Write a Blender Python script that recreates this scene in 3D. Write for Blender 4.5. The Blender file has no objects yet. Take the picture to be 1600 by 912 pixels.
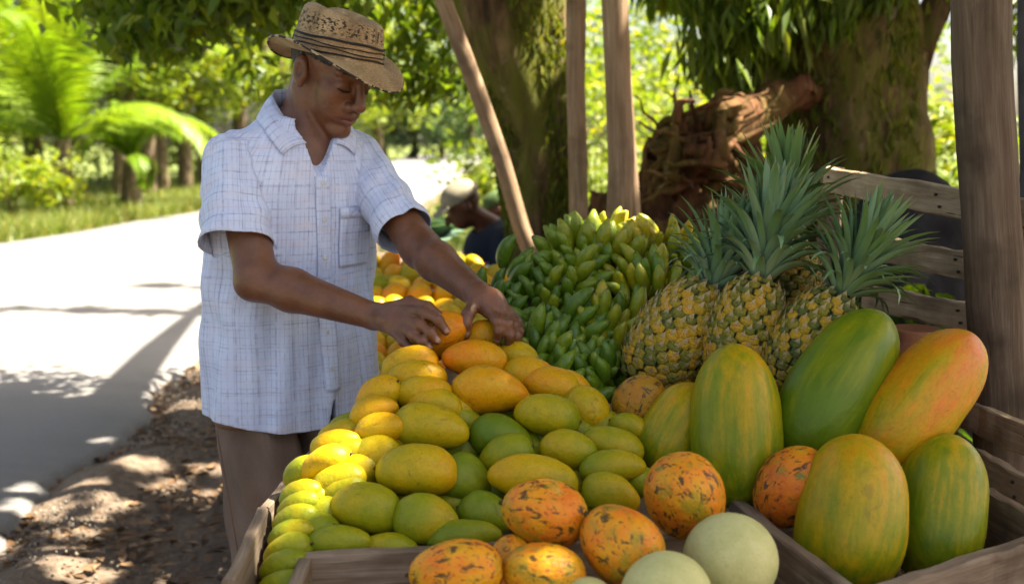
import bpy, bmesh, math, random
import numpy as np
from mathutils import Vector, Matrix
R = math.radians
random.seed(7)
RNG = np.random.default_rng(11)
scene = bpy.context.scene
COL = scene.collection

# ---------------------------------------------------------------- camera
CAM_Z, PITCH, FPX = 1.42, R(8.45), 1556.0
cd = bpy.data.cameras.new('camera'); cam = bpy.data.objects.new('camera', cd); COL.objects.link(cam)
cam.location = (0, 0, CAM_Z); cam.rotation_euler = (R(90) - PITCH, 0, 0)
cd.sensor_width = 36; cd.lens = 36 * FPX / 1600; cd.clip_start = .05; cd.clip_end = 2000
cd.dof.use_dof = True; cd.dof.focus_distance = 1.9; cd.dof.aperture_fstop = 3.1; cd.dof.aperture_blades = 0
scene.camera = cam
# ---------------------------------------------------------------- sky, sun, exposure
SUN = Vector((.60, .08, 1)).normalized()
w = bpy.data.worlds.new('World'); scene.world = w; w.use_nodes = True
wn = w.node_tree.nodes; sky = wn.new('ShaderNodeTexSky'); sky.sky_type = 'NISHITA'; sky.sun_disc = False
sky.sun_elevation = math.asin(SUN.z); sky.sun_rotation = math.atan2(SUN.x, SUN.y)
sky.air_density = .8; sky.dust_density = 5.0; sky.ozone_density = 0
w.node_tree.links.new(sky.outputs[0], wn['Background'].inputs[0]); wn['Background'].inputs[1].default_value = .07
sl = bpy.data.lights.new('sun', 'SUN'); sun = bpy.data.objects.new('sun', sl); COL.objects.link(sun)
sl.energy = 5.0; sl.angle = R(.55); sl.color = (1, .96, .90)
sun.rotation_euler = SUN.to_track_quat('Z', 'Y').to_euler()
vs = scene.view_settings; vs.view_transform = 'Standard'; vs.look = 'None'; vs.exposure = 2.52; vs.gamma = 1
vs.use_white_balance = True; vs.white_balance_temperature = 7300; vs.white_balance_tint = 8   # camera balanced for open shade
cy = scene.cycles; cy.use_denoising = True; cy.max_bounces = 6; cy.diffuse_bounces = 2; cy.glossy_bounces = 3
cy.transmission_bounces = 5; cy.transparent_max_bounces = 6; cy.caustics_reflective = False; cy.caustics_refractive = False
cy.sample_clamp_indirect = 6

# ---------------------------------------------------------------- helpers
CF = Vector((0, math.cos(PITCH), -math.sin(PITCH))); CU = Vector((0, math.sin(PITCH), math.cos(PITCH))); CR = Vector((1, 0, 0))
CAMP = Vector((0, 0, CAM_Z))
def ray(px, py): return CF + CR * ((px - 800) / FPX) + CU * ((456 - py) / FPX)
def pt(px, py, y):
    r = ray(px, py); return CAMP + r * (y / r.y)
def pz(px, py, z):
    r = ray(px, py); return CAMP + r * ((z - CAM_Z) / r.z)
def pplane(px, py, y0, z0, s):          # the display slope  z = z0 + s*(y-y0)
    r = ray(px, py); t = (z0 - s * y0 - CAM_Z) / (r.z - s * r.y); return CAMP + r * t
def axd(p): return (p - CAMP).dot(CF)   # depth along the axis
WM = {}
def obj(name, me, mat=None, parent=None, M=None, label=None, cat=None, group=None, kind=None, color=None):
    o = bpy.data.objects.new(name, me); COL.objects.link(o)
    M = M if M is not None else Matrix.Identity(4)
    if mat is not None and me is not None:
        if len(me.materials) == 0: me.materials.append(mat)
    if parent is not None:
        o.parent = parent; o.matrix_parent_inverse = WM[parent.name].inverted()
    o.matrix_basis = M; WM[o.name] = M.copy()
    if label: o['label'] = label
    if cat: o['category'] = cat
    if group: o['group'] = group
    if kind: o['kind'] = kind
    if color: o.color = color
    return o
def thing(name, label, cat, loc=(0, 0, 0), group=None):
    o = obj(name, None, M=Matrix.Translation(Vector(loc)), label=label, cat=cat, group=group); o.empty_display_size = .1; return o
def mk(name, v, f, smooth=True):
    me = bpy.data.meshes.new(name); me.from_pydata([tuple(a) for a in v], [], [tuple(a) for a in f])
    if smooth: me.polygons.foreach_set('use_smooth', [True] * len(me.polygons))
    me.update(); return me
def mknp(name, v, f, smooth=True, attr=None):   # v (N,3), f (M,k) numpy
    me = bpy.data.meshes.new(name); k = f.shape[1]
    me.vertices.add(len(v)); me.vertices.foreach_set('co', np.ascontiguousarray(v, dtype=np.float32).ravel())
    me.loops.add(f.size); me.loops.foreach_set('vertex_index', np.ascontiguousarray(f, dtype=np.int32).ravel())
    me.polygons.add(len(f)); me.polygons.foreach_set('loop_start', np.arange(0, f.size, k, dtype=np.int32))
    me.polygons.foreach_set('loop_total', np.full(len(f), k, dtype=np.int32))
    if smooth: me.polygons.foreach_set('use_smooth', np.ones(len(f), dtype=bool))
    me.update(calc_edges=True)
    if attr:
        for nm, a in attr.items():
            if a.ndim == 1:
                at = me.attributes.new(nm, 'FLOAT', 'POINT'); at.data.foreach_set('value', a.astype(np.float32))
            else:
                at = me.attributes.new(nm, 'FLOAT_VECTOR', 'POINT'); at.data.foreach_set('vector', a.astype(np.float32).ravel())
    return me
def merge(parts):
    v, f = [], []
    for a, b in parts:
        n = len(v); v += [tuple(p) for p in a]; f += [tuple(i + n for i in q) for q in b]
    return v, f
def tube(pts, rad, n=10, cap=True, flat=None, jit=0, rng=random):
    pts = [Vector(p) for p in pts]; v, f = [], []; up = Vector((0.13, .21, 1)).normalized(); prev = None
    for i, p in enumerate(pts):
        d = (pts[min(i + 1, len(pts) - 1)] - pts[max(i - 1, 0)]).normalized()
        if prev is None:
            a = d.cross(up if abs(d.dot(up)) < .95 else Vector((1, 0, 0))).normalized()
        else:
            a = (prev - d * prev.dot(d)).normalized()
        prev = a; b = d.cross(a); r = rad[i] if hasattr(rad, '__len__') else rad
        for k in range(n):
            t = 2 * math.pi * k / n; q = 1 + (rng.uniform(-jit, jit) if jit else 0)
            v.append(p + a * (math.cos(t) * r * q) + b * (math.sin(t) * r * q * (flat or 1)))
    for i in range(len(pts) - 1):
        for k in range(n):
            f.append((i * n + k, i * n + (k + 1) % n, (i + 1) * n + (k + 1) % n, (i + 1) * n + k))
    if cap:
        f.append(tuple(reversed(range(n)))); f.append(tuple(range((len(pts) - 1) * n, len(pts) * n)))
    return v, f
def lathe_x(prof, n=20, fn=None):        # prof: list of (x, r); closed at both ends by poles
    v, f = [(prof[0][0], 0, 0)], []
    for (x, r) in prof[1:-1]:
        for k in range(n):
            t = 2 * math.pi * k / n; y, z = r * math.cos(t), r * math.sin(t)
            v.append(fn(x, y, z, t) if fn else (x, y, z))
    v.append((prof[-1][0], 0, 0)); m = len(prof) - 2
    for k in range(n): f.append((0, 1 + (k + 1) % n, 1 + k))
    for i in range(m - 1):
        for k in range(n):
            a = 1 + i * n; f.append((a + k, a + (k + 1) % n, a + n + (k + 1) % n, a + n + k))
    a = 1 + (m - 1) * n
    for k in range(n): f.append((a + k, a + (k + 1) % n, len(v) - 1))
    return v, f
def frame(x, z=None):                    # rotation with local X along x
    x = Vector(x).normalized(); z = Vector(z or (0, 0, 1))
    if abs(x.dot(z.normalized())) > .98: z = Vector((0, 1, 0.1))
    y = z.cross(x).normalized(); z = x.cross(y)
    return Matrix((x, y, z)).transposed()
def TRS(p, rot, s):
    s = Vector((s, s, s)) if not hasattr(s, '__len__') else Vector(s)
    return Matrix.Translation(p) @ rot.to_4x4() @ Matrix.Diagonal(s).to_4x4()
def imaxis(a, tilt=0):                   # an axis seen at angle a in the picture, tilted towards the camera
    a, t = R(a), R(tilt); return (CR * math.cos(a) + CU * math.sin(a)) * math.cos(t) - CF * math.sin(t)
ORD = ['first', 'second', 'third', 'fourth', 'fifth', 'sixth', 'seventh', 'eighth', 'ninth', 'tenth', 'eleventh', 'twelfth', 'thirteenth', 'fourteenth', 'fifteenth', 'sixteenth', 'seventeenth', 'eighteenth', 'nineteenth', 'twentieth']
def board(name, p0, p1, wid, th, mat, parent, up=(0, 0, 1), seg=8, warp=.0015, seed=0, **kw):
    """a sawn board from p0 to p1 (centre line), width along up"""
    rg = random.Random(seed + int(1e4 * (abs(p0[0]) + abs(p1[1])))); p0, p1 = Vector(p0), Vector(p1); L = (p1 - p0).length
    ch = min(th, wid) * .13; v, f = [], []
    hy, hz = th / 2, wid / 2
    sec = [(-hy + ch, -hz), (hy - ch, -hz), (hy, -hz + ch), (hy, hz - ch), (hy - ch, hz), (-hy + ch, hz), (-hy, hz - ch), (-hy, -hz + ch)]
    for i in range(seg + 1):
        x = -L / 2 + L * i / seg; dy, dz = rg.uniform(-warp, warp), rg.uniform(-warp, warp)
        for (a, b) in sec: v.append((x, a + dy + rg.uniform(-warp, warp) * .4, b + dz + rg.uniform(-warp, warp) * .6))
    for i in range(seg):
        for k in range(8): f.append((i * 8 + k, i * 8 + (k + 1) % 8, i * 8 + 8 + (k + 1) % 8, i * 8 + 8 + k))
    f.append(tuple(reversed(range(8)))); f.append(tuple(range(seg * 8, seg * 8 + 8)))
    me = mk(name, v, f, False)
    return obj(name, me, mat, parent, TRS((p0 + p1) / 2, frame(p1 - p0, up), 1), **kw)

# ---------------------------------------------------------------- material helpers
class G:
    def __init__(s, name):
        s.m = bpy.data.materials.new(name); s.m.use_nodes = True; s.t = s.m.node_tree; s.b = s.t.nodes['Principled BSDF']
    def n(s, typ, **kw):
        nd = s.t.nodes.new(typ)
        for k, v in kw.items():
            if hasattr(nd, k) and k not in nd.inputs: setattr(nd, k, v)
            else: s.put(nd.inputs[k], v)
        return nd
    def put(s, inp, v):
        if isinstance(v, bpy.types.NodeSocket): s.t.links.new(v, inp)
        else:
            if inp.type == 'RGBA' and len(v) == 3: v = (*v, 1)
            inp.default_value = v
    def coord(s, which='Object'): return s.n('ShaderNodeTexCoord').outputs[which]
    def mapping(s, vec, scale=(1, 1, 1), loc=(0, 0, 0)): return s.n('ShaderNodeMapping', Vector=vec, Scale=scale, Location=loc).outputs[0]
    def rnd(s): return s.n('ShaderNodeObjectInfo').outputs['Random']
    def ocol(s):
        sp = s.n('ShaderNodeSeparateColor'); s.put(sp.inputs[0], s.n('ShaderNodeObjectInfo').outputs['Color']); return sp.outputs
    def shift(s, vec, k=17.):            # a different piece of the pattern for every object
        r = s.rnd(); c = s.n('ShaderNodeCombineXYZ'); 
        for i, q in enumerate((k, k * 1.7, -k * .9)): s.put(c.inputs[i], s.math('MULTIPLY', r, q))
        a = s.n('ShaderNodeVectorMath', operation='ADD'); s.put(a.inputs[0], vec); s.put(a.inputs[1], c.outputs[0]); return a.outputs[0]
    def noise(s, vec, scale, detail=3, rough=.55, dist=0): return s.n('ShaderNodeTexNoise', Vector=vec, Scale=scale, Detail=detail, Roughness=rough, Distortion=dist).outputs['Fac']
    def voro(s, vec, scale, feature='F1', out='Distance'): return s.n('ShaderNodeTexVoronoi', feature=feature, Vector=vec, Scale=scale).outputs[out]
    def math(s, op, a, b=0., clamp=False):
        nd = s.n('ShaderNodeMath', operation=op); nd.use_clamp = clamp; s.put(nd.inputs[0], a); s.put(nd.inputs[1], b); return nd.outputs[0]
    def ramp(s, fac, stops, interp='LINEAR'):
        nd = s.n('ShaderNodeValToRGB'); s.put(nd.inputs[0], fac); e = nd.color_ramp.elements; nd.color_ramp.interpolation = interp
        while len(e) < len(stops): e.new(.5)
        for q, (p, c) in zip(e, stops):
            q.position = p; q.color = (*c, 1) if hasattr(c, '__len__') else (c, c, c, 1)
        return nd.outputs[0]
    def mix(s, fac, a, b, mode='MIX'):
        nd = s.n('ShaderNodeMix', data_type='RGBA', blend_type=mode); s.put(nd.inputs[0], fac); s.put(nd.inputs[6], a); s.put(nd.inputs[7], b); return nd.outputs[2]
    def sep(s, vec):
        nd = s.n('ShaderNodeSeparateXYZ'); s.put(nd.inputs[0], vec); return nd.outputs
    def bump(s, h, strength=.3, dist=.01):
        nd = s.n('ShaderNodeBump', Strength=strength, Distance=dist, Height=h); s.put(s.b.inputs['Normal'], nd.outputs[0])
    def set(s, **kw):
        for k, v in kw.items(): s.put(s.b.inputs[k.replace('_', ' ')], v)
    def attr(s, name, out='Fac'): return s.n('ShaderNodeAttribute', attribute_name=name).outputs[out]

def leaf_mat(name, stops, transl=.35, rough=.45):
    g = G(name); c = g.ramp(g.attr('var'), stops); g.set(Base_Color=c, Roughness=rough)
    g.put(g.b.inputs['Specular IOR Level'], .35)
    tr = g.n('ShaderNodeBsdfTranslucent'); lc = g.mix(1., c, (1.25, 1.2, .55), 'MULTIPLY'); g.put(tr.inputs[0], lc)
    mx = g.n('ShaderNodeMixShader'); g.put(mx.inputs[0], transl); g.t.links.new(g.b.outputs[0], mx.inputs[1]); g.t.links.new(tr.outputs[0], mx.inputs[2])
    g.t.links.new(mx.outputs[0], g.t.nodes['Material Output'].inputs[0]); return g.m
MT = {}
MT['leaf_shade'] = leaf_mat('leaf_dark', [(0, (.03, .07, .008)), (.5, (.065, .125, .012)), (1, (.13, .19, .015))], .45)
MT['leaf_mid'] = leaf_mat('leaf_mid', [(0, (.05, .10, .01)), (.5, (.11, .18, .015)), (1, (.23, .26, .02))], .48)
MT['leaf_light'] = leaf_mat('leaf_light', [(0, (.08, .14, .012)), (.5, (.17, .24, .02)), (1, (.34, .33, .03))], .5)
MT['leaf_far'] = leaf_mat('leaf_far', [(0, (.05, .10, .04)), (.5, (.08, .14, .05)), (1, (.13, .17, .05))], .3)  # haze of distance painted in as bluer, flatter greens
MT['palm'] = leaf_mat('palm_frond', [(0, (.08, .15, .01)), (.5, (.14, .24, .015)), (1, (.24, .30, .03))], .45)
MT['grass'] = leaf_mat('grass', [(0, (.07, .13, .02)), (.6, (.15, .20, .03)), (1, (.32, .27, .09))], .35)
MT['moss'] = leaf_mat('moss', [(0, (.04, .06, .008)), (.6, (.13, .16, .014)), (1, (.28, .26, .03))], .35, .8)
MT['litter'] = leaf_mat('dead_leaf', [(0, (.05, .028, .014)), (.5, (.14, .075, .035)), (1, (.30, .19, .10))], .1, .8)
MT['greens'] = leaf_mat('greens', [(0, (.08, .17, .11)), (1, (.20, .32, .22))], .25)

def wood_mat(name, c0, c1, c2, moss=0):
    g = G(name); co = g.shift(g.coord(), 9); s1 = g.mapping(co, (1.5, 16, 16)); s2 = g.mapping(co, (3.5, 75, 75))
    a = g.noise(s1, 2.2, 5, .6, .6); b = g.noise(s2, 1.6, 4, .6); b2 = g.noise(g.mapping(co, (9, 210, 210)), 1.3, 4, .7); kn = g.voro(g.mapping(co, (2.2, 9, 9)), 1.); lum = g.math('ADD', g.math('ADD', g.math('MULTIPLY', a, .42), g.math('MULTIPLY', b, .34)), g.math('MULTIPLY', b2, .24)); lum = g.math('SUBTRACT', lum, g.ramp(kn, [(.05, .22), (.16, 0)]))
    c = g.ramp(lum, [(.34, c0), (.5, c1), (.64, c2)]); st = g.noise(co, 7, 4); c = g.mix(g.ramp(st, [(.5, 0), (.68, .55)]), c, [x * .42 for x in c0])
    if moss: c = g.mix(g.ramp(g.noise(co, 4, 4), [(.52, 0), (.66, moss)]), c, (.05, .06, .018))
    crack = g.ramp(g.noise(g.mapping(co, (1.6, 70, 70)), 1.1, 2, .5), [(.27, .8), (.32, 0)]); c = g.mix(crack, c, [x * .3 for x in c0])
    g.set(Base_Color=c, Roughness=.82); g.put(g.b.inputs['Specular IOR Level'], .2)
    g.bump(g.math('SUBTRACT', lum, g.math('MULTIPLY', crack, .6)), .8, .005); return g.m
MT['crate'] = wood_mat('crate_wood', (.10, .065, .04), (.20, .145, .10), (.30, .235, .175))
MT['slat'] = wood_mat('slat_wood', (.22, .148, .085), (.38, .28, .175), (.52, .40, .27), .3)
MT['post'] = wood_mat('post_wood', (.065, .043, .028), (.12, .084, .056), (.185, .138, .095), .15)
MT['pole'] = wood_mat('pole_wood', (.15, .09, .05), (.26, .17, .10), (.38, .27, .17), .25)

def bark_mat(name, a, b, moss):
    g = G(name); co = g.coord('Object'); v = g.mapping(co, (9, 9, 2.2)); n = g.noise(v, 1.6, 6, .65, .8)
    c = g.ramp(n, [(.32, [x * .35 for x in a]), (.5, a), (.68, b)])
    m = g.noise(g.mapping(co, (3.2, 3.2, 1.3)), 1.5, 5, .65); c = g.mix(g.ramp(m, [(.42, 0), (.58, moss)]), c, (.11, .12, .016))
    li = g.noise(g.mapping(co, (7, 7, 5)), 1.7, 3); c = g.mix(g.ramp(li, [(.64, 0), (.72, .35)]), c, (.30, .27, .20))
    g.set(Base_Color=c, Roughness=.9); g.put(g.b.inputs['Specular IOR Level'], .15); g.bump(n, .9, .03); return g.m
MT['bark'] = bark_mat('mossy_bark', (.10, .062, .030), (.21, .14, .075), .85)
MT['bark_dry'] = bark_mat('dry_bark', (.12, .085, .055), (.22, .16, .11), .3)
MT['root'] = bark_mat('red_root', (.10, .040, .018), (.23, .105, .05), .35)

def fruit_mat(name, stops, rough, patch, along, freck, freckcol, bumpk=.05, streak=0):
    g = G(name); co = g.coord(); cs = g.shift(co); oc = g.ocol()
    nz = g.noise(cs, patch, 3); f = g.math('ADD', oc[0], g.math('MULTIPLY', g.math('SUBTRACT', nz, .5), oc[1]))
    f = g.math('ADD', f, g.math('MULTIPLY', g.sep(co)[0], along))
    if streak:
        sv = g.mapping(cs, (.55, 3.2, 3.2)); f = g.math('ADD', f, g.math('MULTIPLY', g.math('SUBTRACT', g.noise(sv, 1.4, 4, .6), .5), streak))
    c = g.ramp(f, stops)
    md = g.noise(cs, 5.5, 4, .65, .4); c = g.mix(g.ramp(md, [(.42, 0), (.68, .38)]), c, g.mix(1., c, (.62, .66, .5), 'MULTIPLY'))
    fine = g.noise(cs, 17, 4, .65); c = g.mix(g.ramp(fine, [(.45, 0), (.72, .35)]), c, [x * .6 for x in stops[1][1]])
    dots = g.voro(cs, 26); c = g.mix(g.ramp(dots, [(.08, .45), (.16, 0)]), c, g.mix(1., c, (.55, .5, .4), 'MULTIPLY'))
    fk = g.voro(cs, 9); gate = g.noise(cs, 3.1, 2)
    spot = g.math('MULTIPLY', g.ramp(fk, [(.06, 1), (.13, 0)]), g.ramp(gate, [(.44, 0), (.55, freck)])); c = g.mix(spot, c, freckcol)
    sc = g.ramp(g.noise(cs, 2.3, 5, .7, 1.2), [(.61, 0), (.67, freck * .55)]); c = g.mix(sc, c, [x * 1.6 for x in freckcol])
    g.set(Base_Color=c, Roughness=g.math('ADD', rough + .04, g.math('MULTIPLY', g.math('SUBTRACT', fine, .5), .3)))
    g.put(g.b.inputs['Subsurface Weight'], .06); g.put(g.b.inputs['Subsurface Radius'], (.02, .01, .003)); g.put(g.b.inputs['Specular IOR Level'], .25)
    g.bump(g.math('ADD', g.noise(cs, 5, 3), g.math('MULTIPLY', fine, .15)), bumpk * 3, .012); return g.m
MT['mango'] = fruit_mat('mango_skin', [(0, (.10, .17, .008)), (.3, (.25, .26, .008)), (.6, (.54, .34, .007)), (.82, (.68, .29, .006)), (1, (.72, .20, .006))], .40, 1.3, .10, .85, (.055, .03, .01))
MT['papaya'] = fruit_mat('papaya_skin', [(0, (.095, .165, .006)), (.3, (.21, .23, .006)), (.55, (.45, .29, .006)), (.8, (.60, .24, .008)), (1, (.66, .17, .018))], .36, 1.1, .16, .8, (.10, .07, .01), .05, 1.0)
def spotted(old=False):
    g = G('overripe_skin' if old else 'spotted_skin'); cs = g.shift(g.coord()); oc = g.ocol()
    b = g.ramp(g.math('ADD', g.math('MULTIPLY', g.noise(cs, 1.6, 4), .8), g.math('MULTIPLY', oc[0], .4)), [(.3, (.42, .30, .02)), (.5, (.66, .30, .012)), (.68, (.70, .20, .012)), (.85, (.58, .12, .015))] if not old else [(.3, (.14, .13, .01)), (.5, (.30, .17, .01)), (.68, (.40, .17, .01)), (.85, (.36, .12, .01))])
    n = g.noise(g.mapping(cs, (.75, 1.25, 1.25)), 4.2, 5, .62, .5); c = g.mix(g.ramp(n, [(.555, 0), (.60, .93)]), b, (.06, .04, .012))
    n2 = g.noise(cs, 8, 3, .6, .4); c = g.mix(g.ramp(n2, [(.58, 0), (.66, .65)]), c, (.20, .06, .02))
    n3 = g.noise(cs, 2.2, 3); c = g.mix(g.ramp(n3, [(.55, 0), (.68, .6)]), c, (.24, .24, .02))
    g.set(Base_Color=c, Roughness=.46); g.put(g.b.inputs['Specular IOR Level'], .28); g.put(g.b.inputs['Subsurface Weight'], .04); g.put(g.b.inputs['Subsurface Radius'], (.02, .01, .003))
    g.bump(g.math('ADD', g.noise(cs, 3.5, 3), g.math('MULTIPLY', n, -.35)), .35, .012); return g.m
MT['spotted'] = spotted()
def honeydew():
    g = G('honeydew_skin'); cs = g.shift(g.coord()); n = g.noise(cs, 2.2, 4); c = g.ramp(n, [(.3, (.44, .43, .17)), (.6, (.52, .50, .22)), (.8, (.56, .52, .27))])
    vn = g.voro(g.mapping(cs, (1, 1, 1)), 7, 'DISTANCE_TO_EDGE'); c = g.mix(g.math('MULTIPLY', g.ramp(vn, [(0, .35), (.03, 0)]), g.ramp(g.noise(cs, 3, 2), [(.45, 0), (.6, 1)])), c, (.36, .38, .18))
    c = g.mix(g.ramp(g.noise(cs, 16, 3), [(.54, 0), (.70, .5)]), c, (.34, .33, .14)); g.set(Base_Color=c, Roughness=.55); g.put(g.b.inputs['Specular IOR Level'], .22); g.put(g.b.inputs['Subsurface Weight'], .05); g.put(g.b.inputs['Subsurface Radius'], (.02, .02, .01))
    g.bump(g.noise(cs, 9, 4), .12, .01); return g.m
MT['honeydew'] = honeydew()
def banana():
    g = G('plantain_skin'); co = g.coord(); cs = g.shift(co); oc = g.ocol(); f = g.math('ADD', oc[0], g.math('MULTIPLY', g.math('SUBTRACT', g.noise(cs, 9, 3), .5), .6))
    c = g.ramp(f, [(0, (.05, .12, .007)), (.3, (.12, .21, .009)), (.55, (.28, .30, .011)), (.85, (.55, .37, .012))]); c = g.mix(g.ramp(g.noise(cs, 26, 4), [(.60, 0), (.7, .8)]), c, (.05, .035, .015))
    e = g.math('ABSOLUTE', g.math('SUBTRACT', g.sep(co)[0], .5)); c = g.mix(g.ramp(e, [(.45, 0), (.5, .9)]), c, (.05, .04, .015))
    g.set(Base_Color=c, Roughness=.42); return g.m
MT['banana'] = banana()
def pine_eye():
    g = G('pineapple_fruitlet'); co = g.coord(); r = g.rnd(); oc = g.ocol(); z = g.sep(co)[2]
    n = g.noise(g.shift(co), 2.5, 3); f = g.math('ADD', g.math('ADD', g.math('MULTIPLY', r, .5), g.math('MULTIPLY', n, .45)), g.math('SUBTRACT', oc[0], .5))
    b = g.ramp(f, [(.2, (.05, .085, .010)), (.42, (.20, .19, .012)), (.62, (.52, .31, .010)), (.9, (.66, .30, .015))])
    c = g.mix(g.ramp(z, [(.36, 0), (.52, .9)]), b, (.50, .37, .19)); c = g.mix(g.ramp(z, [(.04, 1), (.2, 0)]), c, (.025, .04, .008))
    c = g.mix(g.ramp(g.noise(g.shift(co), 5, 3), [(.55, 0), (.65, .6)]), c, (.10, .07, .02))
    g.set(Base_Color=c, Roughness=.6); g.bump(g.noise(g.shift(co), 6, 3), .5, .02); return g.m
MT['fruitlet'] = pine_eye()
def plain(name, c, rough=.7, var=.25, scale=12, spec=.3, bmp=0):
    g = G(name); co = g.shift(g.coord()); n = g.noise(co, scale, 4); g.set(Base_Color=g.ramp(n, [(.3, [x * (1 - var) for x in c]), (.7, [min(1, x * (1 + var)) for x in c])]), Roughness=rough); g.put(g.b.inputs['Specular IOR Level'], spec)
    if bmp: g.bump(n, bmp, .01)
    return g.m
MT['core'] = plain('pineapple_core', (.06, .075, .012), .8)
def crownleaf():
    g = G('pineapple_leaf'); co = g.coord(); r = g.rnd(); oc = g.ocol(); x = g.sep(co)[0]
    c = g.ramp(g.math('ADD', g.math('MULTIPLY', r, .5), g.math('MULTIPLY', x, .45)), [(0, (.29, .38, .24)), (.4, (.18, .30, .17)), (.75, (.11, .22, .08)), (1, (.17, .24, .05))])
    c = g.mix(oc[1], c, g.ramp(x, [(0, (.14, .21, .07)), (1, (.11, .22, .03))])); c = g.mix(g.ramp(x, [(.9, 0), (1, .7)]), c, (.28, .2, .08))
    st = g.noise(g.mapping(g.shift(co), (1.2, 40, 1)), 1.5, 3); c = g.mix(.35, c, g.mix(1., c, g.ramp(st, [(.3, .5), (.7, 1.)]), 'MULTIPLY'))
    g.set(Base_Color=c, Roughness=.48); g.put(g.b.inputs['Specular IOR Level'], .4); return g.m
MT['crownleaf'] = crownleaf()
MT['rock'] = plain('boulder', (.024, .023, .024), .95, .4, 5, .05, .6)
MT['clay'] = plain('clay', (.30, .12, .06), .8, .25, 8, .2, .2)
MT['darkpost'] = plain('dark_post', (.05, .045, .05), .7)
MT['white_cloth'] = plain('pale_cloth', (.45, .45, .5), .8, .3, 9)
MT['navy'] = plain('navy_cloth', (.010, .014, .028), .9, .3, 6)
MT['teal_cloth'] = plain('teal_cloth', (.03, .14, .22), .9, .3, 6)
MT['cap_grey'] = plain('grey_cap_cloth', (.27, .235, .165), .9, .15, 20)
MT['cap_green'] = plain('green_cap_cloth', (.06, .10, .03), .9, .3, 20)
MT['brown_cloth'] = plain('brown_cloth', (.06, .035, .025), .9, .3, 8)
def skin():
    g = G('skin'); co = g.coord(); n = g.noise(co, 22, 4); n2 = g.noise(co, 140, 3); c = g.ramp(n, [(.3, (.110, .043, .020)), (.7, (.185, .076, .037))])
    lip = g.attr('lip'); c = g.mix(lip, c, (.17, .055, .045)); nail = g.attr('nail'); c = g.mix(nail, c, (.36, .20, .15)); c = g.mix(g.attr('dark'), c, (.022, .012, .009))
    g.set(Base_Color=c, Roughness=g.math('SUBTRACT', g.math('ADD', .32, g.math('MULTIPLY', n2, .2)), g.math('MULTIPLY', nail, .15))); g.put(g.b.inputs['Subsurface Weight'], .10); g.put(g.b.inputs['Subsurface Radius'], (.012, .005, .003)); g.put(g.b.inputs['Specular IOR Level'], .45)
    g.bump(g.math('ADD', n2, g.math('MULTIPLY', n, .8)), .32, .004); return g.m
MT['skin'] = skin()
MT['skin_far'] = plain('skin_dark', (.10, .04, .022), .5, .2, 15)
MT['hair'] = plain('grey_hair', (.055, .05, .047), .85, .5, 160, .2, .5)
MT['eye'] = plain('eye_white', (.40, .36, .32), .25, .1)
MT['brow'] = plain('eyebrow', (.018, .012, .010), .8)
MT['button'] = plain('button', (.55, .56, .58), .35)
MT['black_trim'] = plain('black_straw', (.012, .011, .012), .6, .5, 60)
MT['trousers'] = None
def cloth_plaid():
    g = G('plaid_shirt'); uv = g.attr('puv', 'Vector'); wob = g.noise(g.mapping(uv, (14, 14, 14)), 1, 2)
    u, v, _ = g.sep(uv); fine = g.noise(g.mapping(uv, (160, 900, 1)), 1, 2); fine2 = g.noise(g.mapping(uv, (900, 160, 1)), 1, 2)
    def lines(c, period, width, off=0):
        q = g.math('ADD', g.math('DIVIDE', g.math('ADD', c, g.math('MULTIPLY', g.math('SUBTRACT', wob, .5), .003)), period), 100 + off)
        fr = g.math('FRACT', q); d = g.math('ABSOLUTE', g.math('SUBTRACT', fr, .5)); return g.ramp(d, [(width / period * .5, 1), (width / period * 1.0, 0)])
    c = g.ramp(g.noise(uv, 9, 3), [(.3, (.54, .62, .83)), (.7, (.63, .71, .90))])
    tint = g.noise(g.mapping(uv, (60, 9, 1)), 1, 3); c = g.mix(g.ramp(tint, [(.45, 0), (.7, .5)]), c, (.48, .52, .68))
    pk = g.noise(g.mapping(uv, (7, 40, 1)), 1, 3); c = g.mix(g.ramp(pk, [(.5, 0), (.72, .4)]), c, (.66, .56, .62))
    br = g.noise(g.mapping(uv, (35, 60, 1)), 1, 2)
    c = g.mix(g.math('MULTIPLY', lines(u, .0125, .0015), g.ramp(br, [(.36, .06), (.62, .48)])), c, (.26, .29, .45))
    c = g.mix(g.math('MULTIPLY', lines(v, .0165, .0015), g.ramp(br, [(.36, .04), (.62, .38)])), c, (.28, .31, .47))
    c = g.mix(g.math('MULTIPLY', lines(u, .043, .0020, .2), g.ramp(br, [(.36, .08), (.6, .52)])), c, (.20, .22, .36))
    c = g.mix(g.math('MULTIPLY', lines(v, .051, .0020, .4), g.ramp(br, [(.38, .06), (.62, .48)])), c, (.22, .24, .38))
    h = g.math('ADD', g.math('MULTIPLY', fine, .5), g.math('MULTIPLY', fine2, .5))
    g.set(Base_Color=c, Roughness=.9); g.put(g.b.inputs['Specular IOR Level'], .15); g.put(g.b.inputs['Sheen Weight'], .15)
    big = g.noise(g.mapping(uv, (26, 15, 15)), 1, 4, .6, .6); g.bump(g.math('ADD', g.math('MULTIPLY', h, .12), big), .5, .010); return g.m
MT['shirt'] = cloth_plaid()
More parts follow.
